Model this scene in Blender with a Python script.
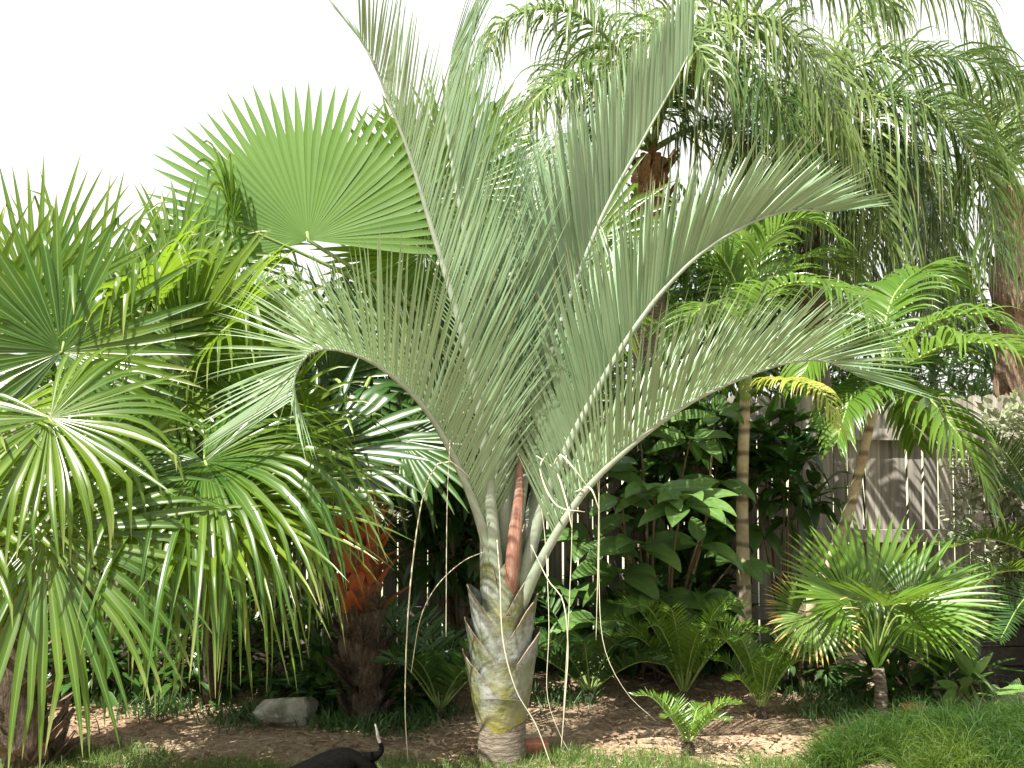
import bpy, math
import numpy as np
from mathutils import Vector
R = math.radians
# ---------------------------------------------------------------- camera, sky, sun, exposure
scene = bpy.context.scene
for o in list(bpy.data.objects): bpy.data.objects.remove(o)
COL = scene.collection
FPX = 1024.0; CAMH = 1.6; PITCH = math.atan(54/FPX)
cam = bpy.data.objects.new('camera', bpy.data.cameras.new('camera')); COL.objects.link(cam)
cam.data.sensor_width = 36; cam.data.lens = 36; cam.data.clip_end = 2000
cam.location = (0, 0, CAMH); cam.rotation_euler = (math.pi/2 + PITCH, 0, 0)
scene.camera = cam
SUN = Vector((-0.36, -0.42, 0.84)).normalized()
sun_el = math.asin(SUN.z); sun_az = math.atan2(SUN.x, SUN.y)
w = bpy.data.worlds.new('World'); scene.world = w; w.use_nodes = True
nt = w.node_tree; nt.nodes.clear()
wo = nt.nodes.new('ShaderNodeOutputWorld'); bg = nt.nodes.new('ShaderNodeBackground')
sk = nt.nodes.new('ShaderNodeTexSky'); sk.sky_type = 'NISHITA'; sk.sun_disc = False
sk.sun_elevation = sun_el; sk.sun_rotation = sun_az; sk.dust_density = 4; sk.air_density = 1.0
# thin bright haze veil low in the sky, thinning to blue at the zenith
geo = nt.nodes.new('ShaderNodeTexCoord'); sep = nt.nodes.new('ShaderNodeSeparateXYZ')
ramp = nt.nodes.new('ShaderNodeValToRGB'); mixw = nt.nodes.new('ShaderNodeMixRGB')
ramp.color_ramp.elements[0].position = 0.42; ramp.color_ramp.elements[0].color = (1, 1, 1, 1)
ramp.color_ramp.elements[1].position = 0.85; ramp.color_ramp.elements[1].color = (.15, .15, .15, 1)
nt.links.new(geo.outputs['Generated'], sep.inputs[0]); nt.links.new(sep.outputs['Z'], ramp.inputs[0])
nt.links.new(ramp.outputs[0], mixw.inputs[0]); nt.links.new(sk.outputs[0], mixw.inputs[1])
mixw.inputs[2].default_value = (5.6, 5.6, 5.5, 1)
nt.links.new(mixw.outputs[0], bg.inputs[0]); bg.inputs[1].default_value = 0.085
nt.links.new(bg.outputs[0], wo.inputs[0])
sl = bpy.data.lights.new('sun', 'SUN'); sl.energy = 5.0; sl.angle = R(0.5); sl.color = (1, .96, .88)
so = bpy.data.objects.new('sun', sl); COL.objects.link(so)
so.rotation_euler = (-SUN).to_track_quat('-Z', 'Y').to_euler()
vs = scene.view_settings; vs.view_transform = 'Standard'; vs.look = 'None'; vs.gamma = 1; vs.exposure = 1.5
scene.render.engine = 'CYCLES'
scene.cycles.max_bounces = 6; scene.cycles.diffuse_bounces = 3; scene.cycles.transmission_bounces = 4
scene.cycles.transparent_max_bounces = 4

# ---------------------------------------------------------------- helpers
def P(px, py, Y):
    """world point at distance Y (along the ground) seen in direction (px,py)"""
    x = (px-512)/FPX; u = (384-py)/FPX
    c, s = math.cos(PITCH), math.sin(PITCH)
    dy = c - u*s; dz = s + u*c
    return np.array([x*Y/dy, Y, CAMH + dz*Y/dy])
def PG(px, py, z=0.0):
    """ground point (height z) seen at (px,py)"""
    x = (px-512)/FPX; u = (384-py)/FPX
    c, s = math.cos(PITCH), math.sin(PITCH)
    dy = c - u*s; dz = s + u*c
    Y = (z-CAMH)*dy/dz
    return np.array([x*Y/dy, Y, z])
def nrm(a): a = np.asarray(a, float); return a/np.maximum(np.linalg.norm(a, axis=-1, keepdims=True), 1e-9)
def smooth(pts, n):
    """Catmull-Rom through pts, n samples evenly spaced by length"""
    p = np.array(pts, float); q = np.vstack([2*p[0]-p[1], p, 2*p[-1]-p[-2]])
    out = []
    for i in range(1, len(q)-2):
        for t in np.linspace(0, 1, 12, endpoint=False):
            a, b, c, d = q[i-1], q[i], q[i+1], q[i+2]
            out.append(.5*((2*b)+(-a+c)*t+(2*a-5*b+4*c-d)*t*t+(-a+3*b-3*c+d)*t**3))
    out.append(p[-1]); out = np.array(out)
    s = np.r_[0, np.cumsum(np.linalg.norm(np.diff(out, axis=0), axis=1))]
    u = np.linspace(0, s[-1], n)
    return np.stack([np.interp(u, s, out[:, k]) for k in range(3)], 1)
class MB:
    def __init__(s): s.v = []; s.f = []; s.uv = []; s.mi = []; s.n = 0
    def add(s, v, f, uv=None, mi=0):
        v = np.asarray(v, float).reshape(-1, 3); f = np.asarray(f, int).reshape(-1, 4)
        s.v.append(v); s.f.append(f+s.n); s.n += len(v)
        uv = np.zeros((len(v), 2)) if uv is None else np.asarray(uv, float).reshape(-1, 2)
        s.uv.append(uv); s.mi.append(np.full(len(f), mi))
        return s
    def build(s, name, mats, parent=None, smooth=True):
        v = np.vstack(s.v); f = np.vstack(s.f); uv = np.vstack(s.uv)
        me = bpy.data.meshes.new(name)
        me.from_pydata(v.tolist(), [], f.tolist())
        ul = me.uv_layers.new(name='UVMap')
        ul.data.foreach_set('uv', uv[f.ravel()].ravel().astype(np.float32))
        if not isinstance(mats, (list, tuple)): mats = [mats]
        for m in mats: me.materials.append(m)
        me.polygons.foreach_set('material_index', np.concatenate(s.mi).astype(np.int32))
        me.polygons.foreach_set('use_smooth', [smooth]*len(f))
        me.update()
        o = bpy.data.objects.new(name, me); COL.objects.link(o)
        if parent is not None: attach(o, parent)
        return o
def attach(o, parent):
    o.parent = parent
    p = parent
    # all parents here are un-rotated: only subtract accumulated location
    loc = Vector((0, 0, 0))
    while p is not None: loc += p.location; p = p.parent
    o.location = -loc
def thing(name, label, cat, loc=(0, 0, 0), group=None):
    o = bpy.data.objects.new(name, None); COL.objects.link(o); o.empty_display_size = .1
    o.location = tuple(float(c) for c in loc)
    return tag(o, label, cat, group)
def tag(o, label=None, cat=None, group=None, kind=None):
    if label: o['label'] = label
    if cat: o['category'] = cat
    if group: o['group'] = group
    if kind: o['kind'] = kind
    return o
def tube(mb, pts, rad, sides=8, mi=0, cap=True, flat=1.0):
    pts = np.array(pts, float); n = len(pts)
    rad = np.interp(np.linspace(0, 1, n), np.linspace(0, 1, len(np.atleast_1d(rad))), np.atleast_1d(rad))
    T = nrm(np.gradient(pts, axis=0))
    ref = np.array([0, 1, 0.]) if abs(T[:, 1]).mean() < .8 else np.array([1, 0, 0.])
    A = nrm(np.cross(T, ref)); B = np.cross(T, A)
    th = np.linspace(0, 2*np.pi, sides, endpoint=False)
    if cap:
        pts = np.vstack([pts[:1], pts, pts[-1:]]); rad = np.r_[1e-4, rad, 1e-4]
        A = np.vstack([A[:1], A, A[-1:]]); B = np.vstack([B[:1], B, B[-1:]]); n += 2
    V = pts[:, None]+rad[:, None, None]*(np.cos(th)[None, :, None]*A[:, None]+flat*np.sin(th)[None, :, None]*B[:, None])
    i = np.arange(n-1)[:, None]*sides; j = np.arange(sides)[None]; k = (j+1) % sides
    F = np.stack([i+j, i+k, i+sides+k, i+sides+j], -1)
    uv = np.stack([np.broadcast_to(th/(2*np.pi), (n, sides)), np.broadcast_to(np.linspace(0, 1, n)[:, None], (n, sides))], -1)
    mb.add(V, F, uv, mi)
def ribbons(mb, P0, D, W, L, wid, k, prof, g=0, gp=1.0, fold=.35, mi=0, rng=None, wob=0):
    """n separate leaf blades; D start directions, W side directions, g total gravity bend"""
    P0 = np.array(P0, float); n = len(P0); D = nrm(D); W = np.array(W, float)
    L = np.broadcast_to(L, n).astype(float); wid = np.broadcast_to(wid, n).astype(float); g = np.broadcast_to(g, n).astype(float)
    c = P0.copy(); Cs = []
    wv = rng.normal(0, 1, (n, 3))*wob if (wob and rng is not None) else 0
    for j in range(k+1):
        s = j/k
        W = nrm(W-(W*D).sum(1, keepdims=True)*D); N = np.cross(D, W)
        N = N*np.where(N[:, 2:3] < 0, -1, 1)
        hw = (wid*prof(s)/2)[:, None]
        Cs.append(np.stack([c-W*hw+N*hw*fold, c, c+W*hw+N*hw*fold], 1))
        c = c+D*(L/k)[:, None]
        D = nrm(D+np.array([0, 0, -1.])*(g*(gp+1)*((s+.5/k)**gp)/k)[:, None]+wv/k)
    V = np.stack(Cs, 1)                                   # n,k+1,3,3
    base = (np.arange(n)*(k+1)*3)[:, None, None]; a = (np.arange(k)*3)[None, :, None]; b = np.arange(2)[None, None]
    i = base+a+b
    F = np.stack([i, i+1, i+4, i+3], -1)
    uv = np.zeros((n, k+1, 3, 2)); uv[..., 0] = np.array([0, .5, 1]); uv[..., 1] = (np.arange(k+1)/k)[None, :, None]
    mb.add(V, F, uv, mi)
P_SWORD = lambda s: max(.03, min(1, .55+1.5*s)*(1-s**2.2))
P_GRASS = lambda s: max(.04, 1-s**1.5)
P_OVATE = lambda s: max(.05, math.sin(math.pi*min(1, s**.75*1.0))**.8) if 0 < s < 1 else .05

# ---------------------------------------------------------------- materials
def newmat(name):
    m = bpy.data.materials.new(name); m.use_nodes = True
    nt = m.node_tree; nt.nodes.clear(); return m, nt, nt.nodes, nt.links
def leafmat(name, c1, c2, trans=.35, tcol=None, rough=.38, tip=None, tip0=.8, spec=.5, rib=None, pale=None, blot=0):
    m, nt, N, Lk = newmat(name)
    out = N.new('ShaderNodeOutputMaterial'); mix = N.new('ShaderNodeMixShader'); pr = N.new('ShaderNodeBsdfPrincipled'); tr = N.new('ShaderNodeBsdfTranslucent')
    gm = N.new('ShaderNodeNewGeometry'); mc = N.new('ShaderNodeMixRGB')
    mc.inputs[1].default_value = (*c1, 1); mc.inputs[2].default_value = (*c2, 1)
    nz = N.new('ShaderNodeTexNoise'); nz.inputs['Scale'].default_value = 1.7; tc = N.new('ShaderNodeTexCoord')
    Lk.new(tc.outputs['Object'], nz.inputs['Vector'])
    ad = N.new('ShaderNodeMath'); ad.operation = 'MULTIPLY_ADD'; ad.inputs[1].default_value = .55
    mm = N.new('ShaderNodeMath'); mm.operation = 'MULTIPLY_ADD'; mm.inputs[1].default_value = 1.6; mm.inputs[2].default_value = -.6
    Lk.new(nz.outputs[0], mm.inputs[0]); Lk.new(gm.outputs['Random Per Island'], ad.inputs[0]); 
    oi = N.new('ShaderNodeObjectInfo'); om = N.new('ShaderNodeMath'); om.operation = 'MULTIPLY_ADD'; om.inputs[1].default_value = .7; om.inputs[2].default_value = -.35
    o2 = N.new('ShaderNodeMath'); o2.operation = 'ADD'; Lk.new(oi.outputs['Random'], om.inputs[0]); Lk.new(om.outputs[0], o2.inputs[0]); Lk.new(mm.outputs[0], o2.inputs[1]); Lk.new(o2.outputs[0], ad.inputs[2])
    ad.use_clamp = True
    Lk.new(ad.outputs[0], mc.inputs[0]); col = mc.outputs[0]
    uv = N.new('ShaderNodeUVMap'); sp = N.new('ShaderNodeSeparateXYZ'); Lk.new(uv.outputs[0], sp.inputs[0])
    if rib:
        a = N.new('ShaderNodeMath'); a.operation = 'COMPARE'; a.inputs[1].default_value = .5; a.inputs[2].default_value = .07
        Lk.new(sp.outputs[0], a.inputs[0]); mr = N.new('ShaderNodeMixRGB'); mr.inputs[2].default_value = (*rib, 1)
        b = N.new('ShaderNodeMath'); b.operation = 'MULTIPLY'; b.inputs[1].default_value = .6; Lk.new(a.outputs[0], b.inputs[0])
        Lk.new(b.outputs[0], mr.inputs[0]); Lk.new(col, mr.inputs[1]); col = mr.outputs[0]
    if blot:
        n2 = N.new('ShaderNodeTexNoise'); n2.inputs['Scale'].default_value = 40; n2.inputs['Detail'].default_value = 3
        Lk.new(tc.outputs['Object'], n2.inputs['Vector'])
        rr = N.new('ShaderNodeValToRGB'); rr.color_ramp.elements[0].position = .35; rr.color_ramp.elements[1].position = .7
        rr.color_ramp.elements[0].color = (1-blot,)*3+(1,); rr.color_ramp.elements[1].color = (1+blot,)*3+(1,)
        Lk.new(n2.outputs[0], rr.inputs[0]); mu = N.new('ShaderNodeMixRGB'); mu.blend_type = 'MULTIPLY'; mu.inputs[0].default_value = 1
        Lk.new(col, mu.inputs[1]); Lk.new(rr.outputs[0], mu.inputs[2]); col = mu.outputs[0]
    if tip:
        mp = N.new('ShaderNodeMapRange'); mp.inputs[1].default_value = tip0; mp.inputs[2].default_value = tip0+.2
        rj = N.new('ShaderNodeMath'); rj.operation = 'MULTIPLY_ADD'; rj.inputs[1].default_value = .25
        Lk.new(gm.outputs['Random Per Island'], rj.inputs[0]); Lk.new(sp.outputs[1], rj.inputs[2])
        Lk.new(rj.outputs[0], mp.inputs[0]); mt = N.new('ShaderNodeMixRGB'); mt.inputs[2].default_value = (*tip, 1)
        Lk.new(mp.outputs[0], mt.inputs[0]); Lk.new(col, mt.inputs[1]); col = mt.outputs[0]
    pr.inputs['Roughness'].default_value = rough; pr.inputs['Specular IOR Level'].default_value = spec
    Lk.new(col, pr.inputs['Base Color'])
    tcol = tcol or tuple(min(1, c*1.6) for c in c2)
    mt2 = N.new('ShaderNodeMixRGB'); mt2.blend_type = 'MIX'; mt2.inputs[0].default_value = .6; mt2.inputs[2].default_value = (*tcol, 1)
    Lk.new(col, mt2.inputs[1]); Lk.new(mt2.outputs[0], tr.inputs[0])
    mix.inputs[0].default_value = trans
    Lk.new(pr.outputs[0], mix.inputs[1]); Lk.new(tr.outputs[0], mix.inputs[2]); Lk.new(mix.outputs[0], out.inputs[0])
    return m
def surf(name, stops, scale=8, detail=5, rough=.85, bump=.3, stretch=(1, 1, 1), rings=0, spec=.3, bdist=.01, ringcol=.45):
    m, nt, N, Lk = newmat(name)
    out = N.new('ShaderNodeOutputMaterial'); pr = N.new('ShaderNodeBsdfPrincipled'); tc = N.new('ShaderNodeTexCoord')
    mp = N.new('ShaderNodeMapping'); mp.inputs['Scale'].default_value = stretch
    nz = N.new('ShaderNodeTexNoise'); nz.inputs['Scale'].default_value = scale; nz.inputs['Detail'].default_value = detail; nz.inputs['Roughness'].default_value = .65
    Lk.new(tc.outputs['Object'], mp.inputs[0]); Lk.new(mp.outputs[0], nz.inputs['Vector'])
    rp = N.new('ShaderNodeValToRGB'); el = rp.color_ramp.elements
    while len(el) < len(stops): el.new(.5)
    for e, (p, c) in zip(el, stops): e.position = p; e.color = (*c, 1)
    Lk.new(nz.outputs[0], rp.inputs[0]); col = rp.outputs[0]; h = nz.outputs[0]
    if rings:
        wv = N.new('ShaderNodeTexWave'); wv.bands_direction = 'Z'; wv.inputs['Scale'].default_value = rings
        wv.inputs['Distortion'].default_value = 1.2; wv.inputs['Detail'].default_value = 2; wv.inputs['Detail Scale'].default_value = 2
        Lk.new(tc.outputs['Object'], wv.inputs['Vector'])
        r2 = N.new('ShaderNodeValToRGB'); r2.color_ramp.elements[0].position = .0; r2.color_ramp.elements[0].color = (ringcol,)*3+(1,)
        r2.color_ramp.elements[1].position = .25; r2.color_ramp.elements[1].color = (1, 1, 1, 1)
        Lk.new(wv.outputs[0], r2.inputs[0]); mu = N.new('ShaderNodeMixRGB'); mu.blend_type = 'MULTIPLY'; mu.inputs[0].default_value = 1
        Lk.new(col, mu.inputs[1]); Lk.new(r2.outputs[0], mu.inputs[2]); col = mu.outputs[0]
    Lk.new(col, pr.inputs['Base Color']); pr.inputs['Roughness'].default_value = rough; pr.inputs['Specular IOR Level'].default_value = spec
    bp = N.new('ShaderNodeBump'); bp.inputs['Strength'].default_value = bump; bp.inputs['Distance'].default_value = bdist
    Lk.new(h, bp.inputs['Height']); Lk.new(bp.outputs[0], pr.inputs['Normal'])
    Lk.new(pr.outputs[0], out.inputs[0]); return m
M = {}
M['silver'] = leafmat('silver_leaf', (.13, .215, .11), (.24, .34, .195), .28, (.26, .42, .15), .32, tip=(.30, .32, .17), tip0=1.0, rib=(.28, .36, .22))
M['silver_stem'] = surf('silver_stem', [(.3, (.17, .215, .15)), (.7, (.27, .31, .24))], 14, rough=.6, bump=.1)
M['fan'] = leafmat('fan_leaf', (.028, .078, .008), (.125, .19, .016), .42, (.32, .52, .03), .27, tip=(.26, .28, .10), tip0=1.0, rib=(.16, .26, .07), spec=.42)
M['fan_bright'] = leafmat('fan_leaf_bright', (.065, .145, .014), (.10, .195, .02), .42, (.20, .42, .04), .6, rib=(.10, .24, .05), tip=(.2, .2, .1), tip0=1.1)
M['fan_dry'] = leafmat('fan_leaf_dry_tips', (.09, .15, .03), (.14, .22, .04), .32, (.26, .40, .05), .35, tip=(.55, .34, .07), tip0=.84, rib=(.16, .26, .07))
M['fan_small'] = leafmat('fan_leaf_young', (.06, .14, .014), (.13, .23, .02), .35, (.30, .46, .05), .33, rib=(.14, .28, .07))
M['queen'] = leafmat('queen_leaf', (.06, .115, .032), (.15, .21, .06), .28, (.22, .36, .07), .22, tip=(.28, .27, .10), tip0=.95, spec=.7)
M['queen_dry'] = leafmat('queen_leaf_dry', (.20, .17, .09), (.33, .26, .13), .3, (.4, .3, .15), .5)
M['areca'] = leafmat('areca_leaf', (.065, .14, .02), (.13, .22, .028), .36, (.26, .46, .06), .28, spec=.5)
M['yellow'] = leafmat('yellow_leaf', (.20, .28, .04), (.36, .38, .07), .4, (.6, .6, .06), .35)
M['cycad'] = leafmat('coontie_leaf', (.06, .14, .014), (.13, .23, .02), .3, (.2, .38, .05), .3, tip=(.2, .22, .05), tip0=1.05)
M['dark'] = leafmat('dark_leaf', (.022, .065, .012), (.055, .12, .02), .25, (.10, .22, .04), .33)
M['broad'] = leafmat('broad_leaf', (.085, .17, .04), (.16, .27, .07), .28, (.2, .36, .06), .36, rib=(.16, .24, .09), blot=.12)
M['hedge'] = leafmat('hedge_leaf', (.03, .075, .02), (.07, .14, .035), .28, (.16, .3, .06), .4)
M['pale'] = leafmat('variegated_leaf', (.12, .17, .08), (.38, .40, .26), .25, (.4, .45, .2), .4)
M['grass'] = leafmat('grass_blade', (.055, .12, .02), (.14, .21, .05), .3, (.25, .40, .06), .4, tip=(.26, .26, .10), tip0=.95)
M['mondo'] = leafmat('mondo_grass', (.02, .06, .008), (.12, .175, .022), .3, (.26, .38, .05), .5, spec=.25)
M['litter'] = leafmat('leaf_litter', (.14, .08, .045), (.52, .40, .25), .1, (.4, .25, .1), .8)
M['petiole'] = surf('petiole_green', [(.3, (.12, .2, .05)), (.7, (.26, .34, .10))], 9, rough=.4, bump=.1)
M['fibre'] = surf('fibre_trunk', [(.3, (.03, .022, .016)), (.55, (.10, .075, .05)), (.75, (.24, .19, .14))], 14, rough=.95, bump=1, stretch=(4, 4, 1), bdist=.03)
M['redfibre'] = surf('red_fibre', [(.3, (.06, .025, .015)), (.55, (.17, .065, .03)), (.75, (.34, .15, .08))], 12, rough=.8, bump=.8, stretch=(4, 4, 1), bdist=.02)
M['orange'] = leafmat('orange_sheath', (.26, .07, .025), (.50, .17, .06), .4, (.7, .2, .06), .6)
M['bark'] = surf('ring_bark', [(.3, (.10, .08, .06)), (.6, (.21, .175, .13)), (.8, (.34, .30, .24))], 18, rough=.9, bump=1, rings=11, bdist=.012, stretch=(1, 1, 2.5), ringcol=.55)
M['ringtrunk'] = surf('ring_trunk', [(.3, (.26, .20, .12)), (.55, (.42, .36, .24)), (.8, (.52, .48, .38))], 11, rough=.8, bump=.5, rings=2.1, ringcol=.38)
M['tanfibre'] = surf('tan_fibre_trunk', [(.3, (.12, .08, .05)), (.55, (.26, .18, .12)), (.75, (.42, .32, .23))], 12, rough=.95, bump=1, stretch=(4, 4, 1), bdist=.03)
M['brick'] = surf('brick_red', [(.3, (.34, .12, .07)), (.7, (.52, .22, .14))], 22, rough=.9, bump=.5)
M['rock'] = surf('pale_rock', [(.3, (.10, .10, .07)), (.5, (.22, .215, .16)), (.7, (.42, .41, .34))], 7, rough=.95, bump=.8, bdist=.03)
M['stem'] = surf('woody_stem', [(.3, (.07, .05, .03)), (.7, (.16, .12, .07))], 20, rough=.9)
M['strand'] = surf('dry_strand', [(.3, (.42, .40, .28)), (.7, (.62, .60, .46))], 9, rough=.7, bump=.1)

# ---------------------------------------------------------------- ground
gm, nt_, N, Lk = newmat('mulch_ground')
out = N.new('ShaderNodeOutputMaterial'); pr = N.new('ShaderNodeBsdfPrincipled'); tc = N.new('ShaderNodeTexCoord')
n1 = N.new('ShaderNodeTexNoise'); n1.inputs['Scale'].default_value = 34; n1.inputs['Detail'].default_value = 8; n1.inputs['Roughness'].default_value = .75
n2 = N.new('ShaderNodeTexNoise'); n2.inputs['Scale'].default_value = 1.6; n2.inputs['Detail'].default_value = 4
for n in (n1, n2): Lk.new(tc.outputs['Object'], n.inputs['Vector'])
r1 = N.new('ShaderNodeValToRGB'); e = r1.color_ramp.elements; e.new(.5)
for q, (p, c) in zip(e, [(.3, (.11, .075, .05)), (.5, (.36, .28, .195)), (.72, (.64, .54, .41))]): q.position = p; q.color = (*c, 1)
r2 = N.new('ShaderNodeValToRGB'); e = r2.color_ramp.elements; e[0].position = .35; e[0].color = (.75, .62, .52, 1); e[1].position = .62; e[1].color = (1.25, 1.2, 1.1, 1)
mu = N.new('ShaderNodeMixRGB'); mu.blend_type = 'MULTIPLY'; mu.inputs[0].default_value = 1
Lk.new(n1.outputs[0], r1.inputs[0]); Lk.new(n2.outputs[0], r2.inputs[0]); Lk.new(r1.outputs[0], mu.inputs[1]); Lk.new(r2.outputs[0], mu.inputs[2])
Lk.new(mu.outputs[0], pr.inputs['Base Color']); pr.inputs['Roughness'].default_value = .95
bp = N.new('ShaderNodeBump'); bp.inputs['Strength'].default_value = .9; bp.inputs['Distance'].default_value = .03
Lk.new(n1.outputs[0], bp.inputs['Height']); Lk.new(bp.outputs[0], pr.inputs['Normal']); Lk.new(pr.outputs[0], out.inputs[0])
mb = MB()
xs = np.r_[np.linspace(-200, -8, 8), np.linspace(-6, 6, 90), np.linspace(8, 200, 8)]; ys = np.r_[-60, -10, np.linspace(0, 9, 70), np.linspace(10, 260, 12)]
X, Yg = np.meshgrid(xs, ys)
Z = -.012+.012*np.sin(X*3.1+1)*np.cos(Yg*2.7)+.008*np.sin(X*7.3+Yg*5)
Z[(abs(X) > 6) | (Yg > 9) | (Yg < 0)] = -.012
nx, ny = len(xs), len(ys); i = (np.arange(ny-1)[:, None]*nx+np.arange(nx-1)[None]).ravel()
mb.add(np.stack([X, Yg, Z], -1), np.stack([i, i+1, i+nx+1, i+nx], -1))
tag(mb.build('ground', gm), kind='structure')
mb = MB(); mb.add([(-60, 7.9, .01), (60, 7.9, .01), (60, 90, .01), (-60, 90, .01)], [(0, 1, 2, 3)])
tag(mb.build('bright_gap_sheet', surf('bright_gap_sheet', [(.3, (.22, .24, .14)), (.7, (.42, .43, .28))], 3, rough=.9)), kind='structure')  # pale grass-coloured sheet added beyond the fence so its gaps look bright

# ---------------------------------------------------------------- fence
FY = 7.6; PITCHX = .111; FZ = 1.92
def woodmat():
    m, nt, N, Lk = newmat('weathered_wood')
    out = N.new('ShaderNodeOutputMaterial'); pr = N.new('ShaderNodeBsdfPrincipled'); tc = N.new('ShaderNodeTexCoord'); gm = N.new('ShaderNodeNewGeometry')
    mp = N.new('ShaderNodeMapping'); mp.inputs['Scale'].default_value = (18, 6, .9)
    nz = N.new('ShaderNodeTexNoise'); nz.inputs['Scale'].default_value = 3; nz.inputs['Detail'].default_value = 6
    Lk.new(tc.outputs['Object'], mp.inputs[0]); Lk.new(mp.outputs[0], nz.inputs['Vector'])
    rp = N.new('ShaderNodeValToRGB'); e = rp.color_ramp.elements
    e[0].position = .3; e[0].color = (.16, .145, .12, 1); e[1].position = .75; e[1].color = (.38, .35, .30, 1)
    Lk.new(nz.outputs[0], rp.inputs[0])
    mu = N.new('ShaderNodeMixRGB'); mu.blend_type = 'MULTIPLY'; mu.inputs[0].default_value = 1
    r2 = N.new('ShaderNodeMapRange'); r2.inputs[3].default_value = .65; r2.inputs[4].default_value = 1.15
    Lk.new(gm.outputs['Random Per Island'], r2.inputs[0]); Lk.new(rp.outputs[0], mu.inputs[1]); Lk.new(r2.outputs[0], mu.inputs[2])
    Lk.new(mu.outputs[0], pr.inputs['Base Color']); pr.inputs['Roughness'].default_value = .85
    bp = N.new('ShaderNodeBump'); bp.inputs['Strength'].default_value = .4; bp.inputs['Distance'].default_value = .004
    Lk.new(nz.outputs[0], bp.inputs['Height']); Lk.new(bp.outputs[0], pr.inputs['Normal']); Lk.new(pr.outputs[0], out.inputs[0]); return m
M['wood'] = woodmat()
def boxq(mb, x0, x1, y0, y1, z0, z1, mi=0):
    v = [(x, y, z) for z in (z0, z1) for y in (y0, y1) for x in (x0, x1)]
    mb.add(v, [(0, 2, 3, 1), (4, 5, 7, 6), (0, 1, 5, 4), (2, 6, 7, 3), (0, 4, 6, 2), (1, 3, 7, 5)], mi=mi)
rng = np.random.default_rng(3)
fence = thing('fence', 'weathered grey wooden picket fence with rounded tops running along the back of the garden', 'fence', (0, FY, 0))
mb = MB()
x = -6.5
while x < 6.5:
    wd = PITCHX-.009-rng.uniform(0, .008); h = FZ+rng.normal(0, .008); y0 = FY-.010+rng.normal(0, .002); y1 = y0+.019
    lean = rng.normal(0, .004)
    prof = [(0, .03), (0, h-.05), (wd*.06, h-.025), (wd*.2, h-.008), (wd*.5, h), (wd*.8, h-.008), (wd*.94, h-.025), (wd, h-.05), (wd, .03)]
    v = []
    for yy in (y0, y1): v += [(x+a+lean*b, yy, b) for a, b in prof]
    n = len(prof); f = [(0, 8, 7, 1), (1, 7, 6, 2), (2, 6, 5, 3), (3, 5, 4, 3)]
    f = [(0, 8, 7, 1), (1, 7, 6, 2), (2, 6, 5, 3)]
    ff = f+[tuple(q+n for q in t[::-1]) for t in f]+[(i, i+n, i+n+1, i+1) for i in range(n-1)]
    # top wedge as thin quads
    v += [((v[3][0]+v[4][0])/2, y0, (v[3][2]+v[4][2])/2), ((v[3][0]+v[4][0])/2, y1, (v[3][2]+v[4][2])/2)]
    ff += [(3, 5, 4, 2*n), (3+n, 2*n+1, 4+n, 5+n)]
    mb.add(v, ff); x += PITCHX
mb.build('picket_panel', M['wood'], fence, smooth=False)
for z0, z1 in ((.28, .37), (.84, .93), (1.585, 1.67)):
    mb = MB(); boxq(mb, -6.5, 6.5, FY-.078, FY-.014, z0, z1); mb.build('rail', M['wood'], fence, smooth=False)
for xx in (-5.6, -3.2, -.8, 1.55, 3.78, 5.9):
    mb = MB(); boxq(mb, xx, xx+.09, FY+.012, FY+.1, 0, 1.85); mb.build('post', M['wood'], fence, smooth=False)

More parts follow.
